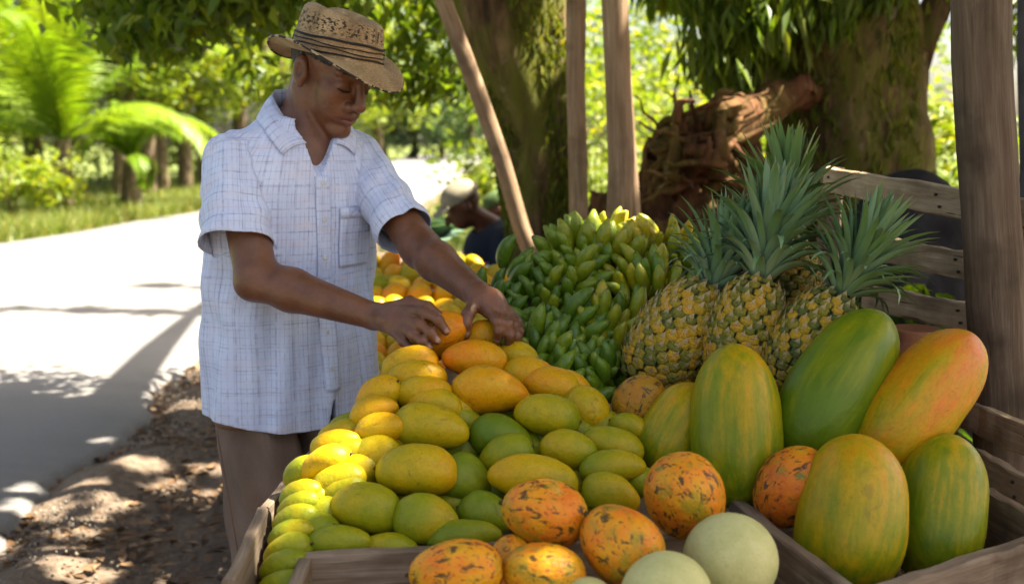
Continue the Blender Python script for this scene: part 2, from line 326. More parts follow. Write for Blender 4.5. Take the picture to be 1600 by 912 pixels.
def cloth_trouser():
    g = G('brown_trousers'); co = g.coord(); n = g.noise(g.mapping(co, (5, 5, 2)), 1.5, 4); tw = g.noise(g.mapping(co, (500, 500, 120)), 1, 2)
    c = g.ramp(g.math('ADD', g.math('MULTIPLY', n, .75), g.math('MULTIPLY', tw, .25)), [(.3, (.12, .080, .060)), (.7, (.215, .152, .118))]); g.set(Base_Color=c, Roughness=.92); g.put(g.b.inputs['Specular IOR Level'], .12)
    g.bump(g.math('ADD', g.noise(g.mapping(co, (9, 9, 3)), 1.5, 4, .6, .5), g.math('MULTIPLY', tw, .1)), .5, .02); return g.m
MT['trousers'] = cloth_trouser()
def straw():
    g = G('straw'); uv = g.attr('puv', 'Vector'); u, v, _ = g.sep(uv)
    wv = g.n('ShaderNodeTexWave', wave_type='BANDS', bands_direction='Y', Vector=uv, Scale=75., Distortion=1.2, Detail=2.); wu = g.noise(g.mapping(uv, (170, 420, 1)), 1, 3)
    n = g.noise(g.mapping(uv, (18, 12, 1)), 1, 4); c = g.ramp(g.math('ADD', g.math('MULTIPLY', n, .55), g.math('MULTIPLY', wu, .45)), [(.34, (.15, .09, .038)), (.5, (.36, .235, .11)), (.66, (.58, .43, .24))])
    hole = g.math('MULTIPLY', g.ramp(g.noise(g.mapping(uv, (90, 130, 1)), 1, 3, .6), [(.52, 0), (.57, 1)]), g.attr('perf')); c = g.mix(hole, c, (.03, .02, .01))
    pk = g.ramp(g.noise(g.mapping(uv, (8, 60, 1)), 1, 3), [(.55, 0), (.7, .3)]); c = g.mix(pk, c, (.36, .24, .16)); g.set(Base_Color=c, Roughness=.75)
    g.bump(g.math('SUBTRACT', g.math('ADD', g.math('MULTIPLY', wv.outputs['Fac'], .5), g.math('MULTIPLY', wu, .7)), g.math('MULTIPLY', hole, 1.2)), .7, .003); return g.m
MT['straw'] = straw()
def road_mat():
    g = G('asphalt'); co = g.coord(); n = g.noise(co, 1.1, 5); f = g.noise(co, 90, 3); v = g.voro(co, 120)
    c = g.ramp(g.math('ADD', g.math('MULTIPLY', n, .6), g.math('MULTIPLY', f, .4)), [(.3, (.105, .102, .10)), (.7, (.175, .17, .165))]); c = g.mix(g.ramp(v, [(.1, .5), (.5, 0)]), c, (.20, .195, .185))
    du = g.ramp(g.noise(co, .7, 4), [(.45, 0), (.75, .5)]); c = g.mix(du, c, (.17, .15, .125)); g.set(Base_Color=c, Roughness=.9); g.bump(g.math('ADD', f, v), .6, .006); return g.m
MT['road'] = road_mat()
def ground_mat():
    g = G('dirt'); co = g.coord(); n = g.noise(co, .9, 6, .6); f = g.noise(co, 34, 5, .65); c = g.ramp(g.math('ADD', g.math('MULTIPLY', n, .45), g.math('MULTIPLY', f, .55)), [(.3, (.065, .046, .032)), (.5, (.13, .095, .068)), (.7, (.23, .175, .125))])
    gr = g.attr('grass'); c = g.mix(g.math('MULTIPLY', gr, g.ramp(g.noise(co, 2.2, 4), [(.3, .6), (.6, 1)])), c, g.ramp(f, [(.3, (.055, .09, .02)), (.7, (.15, .19, .04))])); g.set(Base_Color=c, Roughness=.95); g.put(g.b.inputs['Specular IOR Level'], .15); g.bump(f, .8, .02); return g.m
MT['ground'] = ground_mat()

# ---------------------------------------------------------------- leaf clouds
HOLES = []                                # gaps in the canopy through which the sun reaches a spot
def leaf_mesh(name, cen, size, droop=.4, asp=.42, seed=0, clear=True, spread=.6):
    rg = np.random.default_rng(seed); cen = np.asarray(cen, dtype=np.float64)
    if clear and len(HOLES):
        keep = np.ones(len(cen), bool); S = np.array(SUN)
        for (T, r) in HOLES:
            q = cen - np.array(T); t = q @ S; d = np.linalg.norm(q - t[:, None] * S, axis=1); keep &= ~((d < r) & (t > 0.3))
        cen = cen[keep]
    n = len(cen); L = size * rg.uniform(.65, 1.25, n)[:, None]
    az = rg.uniform(0, 2 * np.pi, n); d = np.stack([np.cos(az), np.sin(az), -droop * rg.uniform(.2, 2.0, n) + rg.uniform(-.3, .35, n)], 1); d /= np.linalg.norm(d, axis=1)[:, None]
    up = np.stack([rg.normal(0, spread, n), rg.normal(0, spread, n), np.ones(n)], 1); s = np.cross(d, up); s /= np.linalg.norm(s, axis=1)[:, None] + 1e-9; nn = np.cross(s, d)
    b = cen - d * L * .5; t = cen + d * L * .5 - nn * L * .08; mid = cen - d * L * .06; W = L * asp * .5
    l = mid + s * W + nn * W * .35; r = mid - s * W + nn * W * .35
    v = np.stack([b, r, t, l], 1).reshape(-1, 3); i = np.arange(n)[:, None] * 4; f = np.concatenate([i + np.array([[0, 1, 2]]), i + np.array([[0, 2, 3]])], 0)
    var = np.repeat(np.clip(rg.normal(.5, .22, n), 0, 1), 4)
    return mknp(name, v, f, False, {'var': var})
def clumps(lo, hi, nclump, per, rad, seed, shape='ell', flat=.7):
    rg = np.random.default_rng(seed); lo, hi = np.array(lo), np.array(hi); c, h = (lo + hi) / 2, (hi - lo) / 2; out = []
    while len(out) < nclump:
        p = rg.uniform(-1, 1, 3)
        if shape == 'ell' and (p @ p > 1 or p @ p < .12): continue
        out.append(c + p * h)
    out = np.array(out); q = rg.normal(0, 1, (nclump, per, 3)); q /= np.linalg.norm(q, axis=2)[..., None]; q *= (rg.uniform(0, 1, (nclump, per, 1)) ** .45)
    sc = rad * rg.uniform(.6, 1.35, (nclump, 1, 1)); return (out[:, None, :] + q * sc * np.array([1, 1, flat])).reshape(-1, 3)
def noisy_tube(pts, rad, n, amp, seed, seg=30):
    """trunk with buttressed, uneven section"""
    P = [Vector(p) for p in pts]; rg = random.Random(seed); ph = [(rg.uniform(0, 6.28), rg.randint(2, 7), rg.uniform(.4, 1)) for _ in range(5)]
    v, f = [], []
    for i in range(seg + 1):
        t = i / seg * (len(P) - 1); k = min(int(t), len(P) - 2); u = t - k
        p = P[k].lerp(P[k + 1], u); 
        if 0 < k < len(P) - 2 or len(P) > 3:
            p0, p1, p2, p3 = P[max(k - 1, 0)], P[k], P[k + 1], P[min(k + 2, len(P) - 1)]
            p = .5 * ((2 * p1) + (p2 - p0) * u + (2 * p0 - 5 * p1 + 4 * p2 - p3) * u * u + (3 * p1 - p0 - 3 * p2 + p3) * u ** 3)
        r = rad[k] + (rad[k + 1] - rad[k]) * u
        for j in range(n):
            a = 2 * math.pi * j / n; q = 1 + amp * sum(w * math.sin(a * m + o + .9 * math.sin(i * .25 + o)) for o, m, w in ph) / 3 + rg.uniform(-amp, amp) * .12
            v.append(p + Vector((math.cos(a) * r * q, math.sin(a) * r * q, 0)))
    for i in range(seg):
        for j in range(n): f.append((i * n + j, i * n + (j + 1) % n, i * n + n + (j + 1) % n, i * n + n + j))
    f.append(tuple(range(seg * n, seg * n + n)))
    return v, f

# ================================================================ SETTING
def near_edge(y): return -1.84 - .075 * min(max(y - 3, 0), 5) - .010 * max(y - 30, 0) + .10 * math.sin(y * 1.7) * .5 + .05 * math.sin(y * 4.1 + 1)
def far_edge(y): return float(np.interp(y, [-40, 0, 13.9, 20, 40, 80, 140], [-9, -8, -7.1, -6.5, -7.2, -9.5, -14])) + .08 * math.sin(y * 1.3)
def build_ground():
    xs = np.concatenate([np.linspace(-400, -20, 14), np.linspace(-18, -4, 15), np.linspace(-3.8, 3, 90), np.linspace(3.4, 18, 15), np.linspace(22, 400, 12)])
    ys = np.concatenate([np.linspace(-60, 1, 14), np.linspace(1.2, 9, 105), np.linspace(9.4, 40, 50), np.linspace(44, 800, 22)])
    X, Y = np.meshgrid(xs, ys, indexing='ij'); rg = np.random.default_rng(3)
    Z = .02 * np.sin(X * 2.1 + 1.3 * np.sin(Y)) * np.cos(Y * 1.6) + .008 * np.sin(X * 9 + Y * 3) + rg.normal(0, .0035, X.shape)
    ne = np.vectorize(near_edge)(Y); fe = np.vectorize(far_edge)(Y)
    on = (X < ne + .02) & (X > fe - .02); Z = np.where(on, -.05, Z - .02)
    bank = np.exp(-((X - ne - .26) / .15) ** 2) * .085; Z = np.where(on, Z, Z + bank * (.6 + .4 * np.sin(Y * 5)))
    far = np.clip((fe - X - .5) / 6, 0, 1) * (Y > 5); Z = Z + far * .35
    gr = np.clip((fe - X - .25) / .5, 0, 1) + np.clip((Y - 9) / 4, 0, 1) * (X > ne + .6) + np.clip((Y - 60) / 20, 0, 1); gr = np.clip(gr, 0, 1)
    nx, ny = X.shape; idx = np.arange(nx * ny).reshape(nx, ny)
    f = np.stack([idx[:-1, :-1], idx[1:, :-1], idx[1:, 1:], idx[:-1, 1:]], -1).reshape(-1, 4)
    me = mknp('ground', np.stack([X, Y, Z], -1).reshape(-1, 3), f, True, {'grass': gr.ravel()})
    obj('ground', me, MT['ground'], label='bare dirt roadside under the trees', kind='structure')
build_ground()
def build_road():
    ys = np.concatenate([np.linspace(-40, 1, 15), np.linspace(1.05, 10, 150), np.linspace(10.5, 120, 90)]); rg = random.Random(4); v, f = [], []
    cols = 16
    for y in ys:
        a, b = near_edge(y), far_edge(y); jn = rg.uniform(-.035, .035) if y < 12 else 0
        row = [(a + jn + .07, -.045), (a + jn + .035, .018 + rg.uniform(-.008, .008)), (a + jn, .045 + rg.uniform(-.004, .004))]
        for k in range(1, cols): t = k / cols; row.append((a + (b - a) * t, .05 + .05 * math.sin(math.pi * t) + rg.uniform(-.0015, .0015)))
        row += [(b, .045), (b - .08, -.05)]
        for (x, z) in row: v.append((x, y, z))
    n = cols + 4
    for i in range(len(ys) - 1):
        for k in range(n - 1): f.append((i * n + k, i * n + n + k, i * n + n + k + 1, i * n + k + 1))
    obj('road', mk('road', v, f), MT['road'], label='pale sunlit asphalt road with a crumbling edge', kind='structure')
build_road()

# spots the sun reaches through the canopy
HOLES += [(pplane(506, 724, 1.47, .80, .5), .025), (pt(1300, 285, 2.72), .10), (pt(802, 320, 4.0), .10), (pt(765, 235, 4.0), .07),
          (pt(1100, 190, 4.6), .22), (pt(985, 300, 3.7), .06), (pt(1040, 350, 2.7), .07), (pt(930, 360, 2.6), .05), (pt(468, 778, 1.5), .0), (pt(890, 300, 3.8), .05)]
rgd = np.random.default_rng(77)
HOLES[:] = [(T, r + .06) for T, r in HOLES]
for _ in range(64):                       # flecks of light on the dirt beside the road
    y = rgd.uniform(3.0, 5.2); HOLES.append((Vector((rgd.uniform(-2.0, -.75), y, 0)), rgd.uniform(.06, .13)))

def tree(name, label, pts, rad, crown_cs, leaf, mat, seed, bark='bark_dry', group=None, limbs=(), amp=.10, n=14, seg=18, droop=.4, extra=None):
    t = thing(name, label, 'tree', (pts[0][0], pts[0][1], 0), group)
    obj('trunk', mk('trunk', *noisy_tube(pts, rad, n, amp, seed, seg)), MT[bark], t)
    for L, r in limbs: obj('limb', mk('limb', *tube(L, r, 10, True, None, .06, random.Random(seed))), MT[bark], t)
    obj('crown', leaf_mesh('crown', crown_cs, leaf, droop, seed=seed), mat, t)
    if extra is not None: obj('hanging_foliage', leaf_mesh('hanging_foliage', extra, .115, .9, seed=seed + 1), MT['leaf_mid'], t)
    return t
# --- the two big shade trees
b1 = pt(850, 420, 5.0); t1 = pt(782, -10, 5.0)
d1 = (t1 - b1); P1 = [b1 - d1 * ((b1.z + .15) / d1.z), b1, pt(828, 200, 5.0), t1, t1 + d1 * .7 + Vector((.1, .2, .3)), t1 + d1 * 1.5 + Vector((.4, .5, .5))]
cv = [clumps((-1.4, .9, 3.7), (2.2, 5.3, 6.0), 240, 85, .5, 1, 'box'), clumps((1.2, 2.1, 4.3), (1.9, 2.9, 5.2), 9, 90, .35, 15, 'box'), clumps((2.6, 1.5, 4.4), (3.4, 2.4, 5.2), 12, 90, .35, 16, 'box'), clumps((-.9, 3.6, 4.3), (1.0, 5.2, 5.2), 50, 85, .4, 17, 'box'), clumps((-1.2, 8.35, 5.0), (.5, 8.5, 5.15), 11, 30, .17, 3, 'box'), clumps((-.9, 9.75, 5.0), (.5, 9.9, 5.15), 8, 26, .15, 5, 'box')]  # two small clump boxes added to keep sun flecks off face and streaked papaya
# drooping sprays seen against the bright road side
def sprays(poly, n, ylo, yhi, per, rad, seed, drop=.35):
    rg = random.Random(seed); out = []
    for _ in range(n):
        while True:
            x, y = rg.uniform(min(p[0] for p in poly), max(p[0] for p in poly)), rg.uniform(min(p[1] for p in poly), max(p[1] for p in poly)); ins = False
            for i in range(len(poly)):
                (x1, y1), (x2, y2) = poly[i], poly[i - 1]
                if (y1 > y) != (y2 > y) and x < (x2 - x1) * (y - y1) / (y2 - y1) + x1: ins = not ins
            if ins: break
        c = pt(x, y, rg.uniform(ylo, yhi))
        for _ in range(per):
            h = abs(rg.gauss(0, drop)); out.append((c.x + rg.gauss(0, rad), c.y + rg.gauss(0, rad), c.z + h - drop * .3))
    return np.array(out)
ex = [sprays([(150, -120), (165, 60), (215, 95), (300, 40), (360, 60), (430, 30), (440, -120)], 62, 4.7, 5.6, 52, .13, 21, .12)]
ex.append(sprays([(360, -80), (330, 20), (360, 110), (420, 150), (520, 120), (640, 130), (700, 160), (690, 60), (660, -80)], 34, 4.9, 6.0, 30, .14, 22, .13))
ex.append(sprays([(600, -60), (590, 150), (650, 185), (735, 175), (735, -60)], 30, 5.3, 6.4, 30, .12, 23, .13))
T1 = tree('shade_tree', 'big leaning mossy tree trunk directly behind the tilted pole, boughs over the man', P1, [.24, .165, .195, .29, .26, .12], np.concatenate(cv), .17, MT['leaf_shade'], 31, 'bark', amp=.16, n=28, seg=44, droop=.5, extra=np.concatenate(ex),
     limbs=[([P1[4], P1[4] + Vector((-.5, -.3, .7)), Vector((-.9, 4.2, 4.7)), Vector((-1.1, 3.4, 4.9))], [.15, .11, .07, .02]), ([P1[4], Vector((.2, 7, 4.4)), Vector((.4, 8.4, 5.05)), Vector((-1.2, 8.4, 5.05))], [.14, .1, .06, .02]), ([Vector((.4, 8.4, 5.05)), Vector((.3, 9.8, 5.1)), Vector((-.9, 9.8, 5.1))], [.06, .05, .02]),
            ([P1[5], Vector((.4, 4, 4.9)), Vector((.6, 2.9, 5.2))], [.12, .08, .03]), ([Vector((-1.2, 5.4, 4.0)), Vector((-1.5, 5.3, 3.0)), Vector((-1.6, 5.2, 2.3)), Vector((-1.55, 5.15, 1.95))], [.04, .025, .012, .005])])
b2 = pt(1322, 300, 5.4); b2.z = -.1
P2 = [b2, pt(1328, 285, 5.4), pt(1318, 170, 5.4), pt(1290, 20, 5.4), Vector((1.6, 5.5, 2.9)), Vector((1.7, 5.6, 4.1))]
cv = [clumps((1.9, .2, 3.8), (6.4, 7.6, 6.6), 300, 85, .58, 8, 'box')]
# leafy creepers hanging in front of and beside the trunk
hang = [sprays([(1090, -60), (1085, 60), (1120, 150), (1180, 130), (1240, 60), (1250, -60)], 46, 4.75, 5.2, 40, .07, 41, .10), sprays([(1240, -50), (1250, 60), (1300, 90), (1330, 40), (1400, 30), (1400, -50)], 20, 4.8, 5.0, 34, .05, 42, .10),
        sprays([(1470, -50), (1480, 120), (1520, 130), (1590, 90), (1590, -50)], 12, 4.6, 5.6, 26, .07, 43, .15), sprays([(1085, -40), (1100, 30), (1000, 20), (1000, -40)], 8, 5.0, 5.6, 26, .07, 44, .12)]
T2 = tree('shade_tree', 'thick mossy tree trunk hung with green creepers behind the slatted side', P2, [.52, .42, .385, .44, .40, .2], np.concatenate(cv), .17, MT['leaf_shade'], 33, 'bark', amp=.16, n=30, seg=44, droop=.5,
     limbs=[([pt(1410, 110, 5.3), pt(1440, 60, 5.3), pt(1475, -20, 5.3), Vector((3.0, 5.6, 3.4)), Vector((4.2, 5.8, 4.6))], [.14, .085, .075, .06, .02]), ([P2[4], Vector((1.0, 5.2, 3.5)), Vector((.6, 4.6, 4.4))], [.2, .12, .04]), ([P2[5], Vector((3.2, 4.2, 5.0)), Vector((4.4, 3.4, 5.3))], [.15, .1, .03])])
def strands(cs, seed, ln=.16):
    me = leaf_mesh('moss', cs, ln, 2.6, .22, seed, False, .9); return me
obj('creeper', strands(np.concatenate(hang), 51, .15), MT['leaf_mid'], T2, kind='stuff')
def on_trunk(P, rad, n, z0, z1, seed, a0, a1):
    rg = random.Random(seed); out = []
    for _ in range(n):
        z = rg.uniform(z0, z1)
        for i in range(len(P) - 1):
            if P[i].z <= z <= P[i + 1].z:
                u = (z - P[i].z) / (P[i + 1].z - P[i].z); c = P[i].lerp(P[i + 1], u); r = rad[i] + (rad[i + 1] - rad[i]) * u; a = rg.uniform(a0, a1)
                out.append((c.x + math.cos(a) * r * 1.03, c.y + math.sin(a) * r * 1.03, z)); break
    return np.array(out)
obj('moss', strands(on_trunk(P1, [.24, .165, .195, .29, .26, .12], 2200, .7, 2.4, 5, math.pi, 2 * math.pi + .6), 52, .075), MT['moss'], T1, kind='stuff')
obj('moss', strands(on_trunk(P2, [.52, .42, .385, .44, .40, .2], 1900, .9, 2.4, 6, math.pi - .3, 2 * math.pi + .3), 53, .085), MT['moss'], T2, kind='stuff')

# --- reddish root mass between the trunks
def root_mass():
    from mathutils import noise as mnoise
    t = thing('root_mass', 'reddish brown fallen trunk and torn roots between the poles and the thick trunk', 'tree roots', tuple(Vector((pt(1080, 300, 4.7).x, 4.75, 0))))
    rg = random.Random(5); v, f = [], []; nu, nv = 90, 60; c = pt(1075, 330, 4.75)
    for i in range(nv + 1):
        th = math.pi * i / nv
        for j in range(nu):
            ph = 2 * math.pi * j / nu; d = Vector((math.sin(th) * math.cos(ph), math.sin(th) * math.sin(ph), math.cos(th)))
            q = 1 + .30 * mnoise.noise(d * 2.1) + .20 * mnoise.noise(d * 5.2 + Vector((3, 1, 2))) + .12 * mnoise.noise(d * 12) + .06 * mnoise.noise(d * 28)
            v.append((c.x + .55 * d.x * q, c.y + .42 * d.y * q, c.z - .40 + .66 * d.z * q))
    for i in range(nv):
        for j in range(nu): f.append((i * nu + j, i * nu + nu + j, i * nu + nu + (j + 1) % nu, i * nu + (j + 1) % nu))
    obj('mound', mk('mound', v, f), MT['root'], t)
    P = [pt(1035, 262, 4.45), pt(1085, 225, 4.5), pt(1140, 195, 4.6), pt(1210, 160, 4.9), pt(1320, 120, 5.4)]
    vv, ff = tube([P[int(k / 8)].lerp(P[min(4, int(k / 8) + 1)], k / 8 - int(k / 8)) for k in range(33)], [.115 * (1 - .008 * k) for k in range(33)], 20, True, None, 0, rg)
    vv = [p + Vector((.5, .5, 1)) * (.075 * mnoise.noise(p * 6) + .05 * mnoise.noise(Vector((p.x * 6, p.y * 20, p.z * 24)))) for p in vv]; obj('fallen_trunk', mk('fallen_trunk', vv, ff), MT['root'], t)
    for k in range(64):
        a = pt(rg.uniform(1020, 1140), rg.uniform(190, 300), rg.uniform(4.25, 4.5)); ex, ey = rg.uniform(985, 1215), rg.uniform(135, 330)
        if k < 14: ex, ey = rg.uniform(1140, 1235), rg.uniform(135, 200)
        e = pt(ex, ey, rg.uniform(4.2, 4.8)); m = a.lerp(e, .5) + Vector((rg.uniform(-.08, .08), rg.uniform(-.12, .02), rg.uniform(-.02, .10))); r = rg.uniform(.006, .028)
        Q = [a.lerp(m, u).lerp(m.lerp(e, u), u) + Vector((rg.uniform(-.012, .012), 0, rg.uniform(-.012, .012))) for u in (0, .12, .25, .4, .55, .7, .85, 1)]
        obj('root', mk('root', *tube(Q, [r * (1.4 - 1.15 * u) for u in (0, .12, .25, .4, .55, .7, .85, 1)], 7, True, None, .18, rg)), MT['root'], t)
root_mass()

# --- poles of the shelter
def pole(name, label, p0, p1, r, seed, mat='pole', taper=.9):
    p0, p1 = Vector(p0), Vector(p1); rg = random.Random(seed); n = 12; L = (p1 - p0).length; v = []
    pts = [Vector((L * i / n, rg.uniform(-.012, .012), rg.uniform(-.012, .012))) for i in range(n + 1)]
    me = mk(name, *tube(pts, [r * (1 + (taper - 1) * i / n) * rg.uniform(.96, 1.05) for i in range(n + 1)], 12, True, None, .035, rg))
    obj(name, me, MT[mat], M=TRS(p0, frame(p1 - p0, (0, 1, 0)), 1), label=label, cat='pole')
def pole_px(name, label, a, b, y, r, seed, **k):
    A, B = pt(*a, y), pt(*b, y); d = (B - A).normalized(); lo = B + d * ((-.02 - B.z) / d.z); hi = A + d * ((3.3 - A.z) / d.z); pole(name, label, lo, hi, r, seed, **k)
pole_px('wooden_pole', 'tilted wooden pole leaning against the left edge of the mossy trunk', (693, 0), (832, 395), 4.0, .037, 1)
pole_px('wooden_pole', 'upright wooden pole just right of the leaning mossy trunk', (898, 0), (903, 350), 3.8, .038, 2)
pole_px('wooden_pole', 'thickest of the upright poles behind the plantain heap, nearest the root mass', (958, 0), (968, 345), 3.55, .047, 3)
pole_px('wooden_pole', 'thin pole half hidden behind the thickest upright pole', (972, 0), (988, 350), 3.8, .03, 4)
pole_px('wooden_pole', 'thin dark pole at the far right edge beyond the stall post', (1598, 40), (1594, 300), 3.0, .017, 5, mat='darkpost')

# --- boulder behind the slats
def lump(name, label, cat, c, rx, ry, rz, mat, seed, amp=.1, rot=0):
    rg = random.Random(seed); v, f = lathe_x([(-1 + 2 * i / 16, math.sqrt(max(0, 1 - (-1 + 2 * i / 16) ** 2))) for i in range(17)], 24); o = [(rg.uniform(0, 6), rg.uniform(1.5, 4), rg.uniform(1.5, 4), rg.uniform(1.5, 4)) for _ in range(6)]
    v = [Vector(p) * (1 + amp * sum(math.sin(a + b * p[0] + c_ * p[1] + d * p[2]) for a, b, c_, d in o) / 3) for p in v]
    return obj(name, mk(name, v, f), MT[mat], M=Matrix.Translation(c) @ Matrix.Rotation(rot, 4, 'Z') @ Matrix.Diagonal((rx, ry, rz, 1)), label=label, cat=cat)
cb = pt(1412, 330, 3.5); lump('boulder', 'dark grey boulder showing above the top slat', 'rock', Vector((cb.x, 3.5, .57)), .36, .25, .74, 'rock', 3, .08)

# --- far side of the road
def shrub(name, label, loc, rx, rz, n, leaf, mat, seed, group=None, base=.05):
    t = thing(name, label, 'shrub', loc, group); x, y, z = loc
    obj('foliage', leaf_mesh('foliage', clumps((x - rx, y - rx, z + base), (x + rx, y + rx, z + rz), max(8, n // 45), 45, rx * .4, seed), leaf, .4, seed=seed), mat, t)
    rg = random.Random(seed)
    for k in range(3): obj('stem', mk('stem', *tube([(x + rg.uniform(-.05, .05), y, z - .05), (x + rg.uniform(-.2, .2), y + rg.uniform(-.2, .2), z + rz * .6)], [.02, .008], 6)), MT['bark_dry'], t)
    return t
def palm(label, base, trunk_h, n, L, seed, name='palm_tree', arch=1.0):
    t = thing(name, label, 'palm', base); rg = random.Random(seed); x, y, z = base; top = Vector((x + .05, y, z + trunk_h))
    obj('trunk', mk('trunk', *noisy_tube([Vector((x, y, z - .1)), Vector((x + .02, y, z + trunk_h * .5)), top], [.24, .19, .15], 14, .06, seed, 14)), MT['bark_dry'], t)
    for k in range(n):
        az = 2 * math.pi * k / n + rg.uniform(-.25, .25); el = rg.choice([1.5, 1.4, 1.3, 1.1, .8, .5]) + rg.uniform(-.1, .1); l = L * rg.uniform(.8, 1.1); pts = []; p = top.copy(); e = el
        for i in range(15):
            pts.append(p.copy()); p += Vector((math.cos(az) * math.cos(e), math.sin(az) * math.cos(e), math.sin(e))) * (l / 14); e -= (.05 + .012 * i) * arch * (1.25 - el * .4)
        parts = [tube(pts, [.035 * (1 - i / 15.5) for i in range(15)], 5)]; side = Vector((-math.sin(az), math.cos(az), 0)); nv = []; nf = []
        for i in range(2, 57):
            u = i / 4; a = int(u); 
            if a >= 14: break
            q = pts[a].lerp(pts[a + 1], u - a); d = (pts[a + 1] - pts[a]).normalized()
            for s in (-1, 1):
                ll = l * .24 * math.sin(min(1, (i / 57) * 1.15 + .22) * math.pi * .86) * rg.uniform(.85, 1.1); dr = (side * s * .8 + d * .75 + Vector((0, 0, -.18 + rg.uniform(-.12, .1)))).normalized(); wv = d.cross(dr).cross(dr).normalized() * .022
                b = len(nv); mid = q + dr * ll * .5 + Vector((0, 0, -.02)); nv += [q - wv * .6, q + wv * .6, mid + wv, q + dr * ll + Vector((0, 0, -ll * .22)), mid - wv]; nf += [(b, b + 1, b + 2, b + 4), (b + 4, b + 2, b + 3)]
        parts.append((nv, nf)); v, f = merge(parts); me = mk('frond', v, f, False); at = me.attributes.new('var', 'FLOAT', 'POINT'); c = rg.uniform(.25, .85); at.data.foreach_set('value', [min(1, max(0, c + rg.uniform(-.15, .15))) for _ in v]); obj('frond', me, MT['palm'], t)
g0 = .2
pp = pt(100, 325, 19.5); palm('young coconut palm with bright upright fronds across the road', (pp.x, 19.5, g0), 1.3, 20, 4.1, 4)
pp = pt(205, 320, 20.5); palm('smaller palm with one arched frond right of the young coconut palm', (pp.x, 20.5, g0), .9, 8, 1.7, 9, arch=1.9)
def bgtree(px, y, h, r, crown_r, seed, label, z0=1.4, leaf=.2, n=150, mat='leaf_light', lean=0, gz=g0, grp=None, squash=1.):
    x = (px - 800) / FPX * y * .99; P = [Vector((x, y, gz - .15)), Vector((x + lean * .4, y, gz + h * .25)), Vector((x + lean, y, gz + h * .6))]
    cs = clumps((x - crown_r, y - crown_r * .8, gz + z0), (x + crown_r, y + crown_r * .8, gz + h), n, 55, crown_r * .28, seed, 'ell')
    tree('roadside_tree', label, P, [r * 1.2, r, r * .5], cs, leaf, MT[mat], seed, group=grp, amp=.1, n=10, seg=8, limbs=[([P[1], P[2] + Vector((crown_r * .5, .2, .3))], [r * .6, r * .15]), ([P[1], P[2] + Vector((-crown_r * .5, -.2, .5))], [r * .6, r * .15])])
for i, (px, y, h, r, cr, z0, mat, lean) in enumerate([(-30, 22, 6.5, .17, 2.2, 1.6, 'leaf_light', .2), (55, 25, 7.5, .2, 2.5, 1.5, 'leaf_light', -.2), (185, 23, 6.5, .17, 1.9, 1.9, 'leaf_mid', .15), (228, 24.5, 7.2, .18, 2.1, 1.9, 'leaf_light', .2), (252, 26, 7, .15, 2.0, 1.9, 'leaf_light', -.1), (287, 27, 7.5, .17, 2.2, 1.9, 'leaf_mid', .1), (318, 29, 8, .17, 2.3, 1.8, 'leaf_light', 0), (372, 31, 8.5, .2, 2.5, 1.2, 'leaf_light', .2), (440, 34, 9, .2, 2.8, 1.0, 'leaf_mid', 0), (520, 40, 9, .22, 3.2, 1.2, 'leaf_light', .1), (590, 47, 9.5, .22, 3.4, 1.6, 'leaf_light', 0)]):
    side = ['at the far left edge', 'behind the young coconut palm', 'first in the row right of the coconut palm', 'second in the row right of the coconut palm', 'third in the row right of the coconut palm', 'fourth in the row right of the coconut palm', 'last in the row before the man hides it', 'behind the shoulder of the man', 'behind the back of the straw hat', 'behind the head of the man', 'beyond the brim of the straw hat'][i]
    bgtree(px, y, h, r, cr, 100 + i, 'sunlit roadside tree ' + side, z0, .19 + .004 * (y - 22), 130, mat, lean, grp='sunlit trees along the far side of the road')
for i, (px, y, h, cr, l) in enumerate([(600, 92, 10, 5, 'leftmost'), (648, 98, 8.5, 5, 'second from left'), (690, 95, 11, 5.5, 'third from left'), (735, 88, 12, 5, 'rightmost')]):
    bgtree(px, y, h, .3, cr, 140 + i, 'distant green tree with painted haze at the end of the road, ' + l, .4, .55, 70, 'leaf_far', 0, -.1, 'distant trees where the road ends')
for i, (px, y, rx, rz, n, mat, lab) in enumerate([(20, 17.5, .9, 1.25, 900, 'leaf_light', 'low broad leafed bush at the left edge across the road'), (75, 18.2, .7, .8, 600, 'leaf_light', 'low bush at the foot of the coconut palm'), (-40, 18.5, 1.1, 2.0, 900, 'leaf_mid', 'tall bush cut by the left edge of the view')]):
    x = (px - 800) / FPX * y; shrub('roadside_bush', lab, (x, y, g0), rx, rz, n, .16, MT[mat], 170 + i)
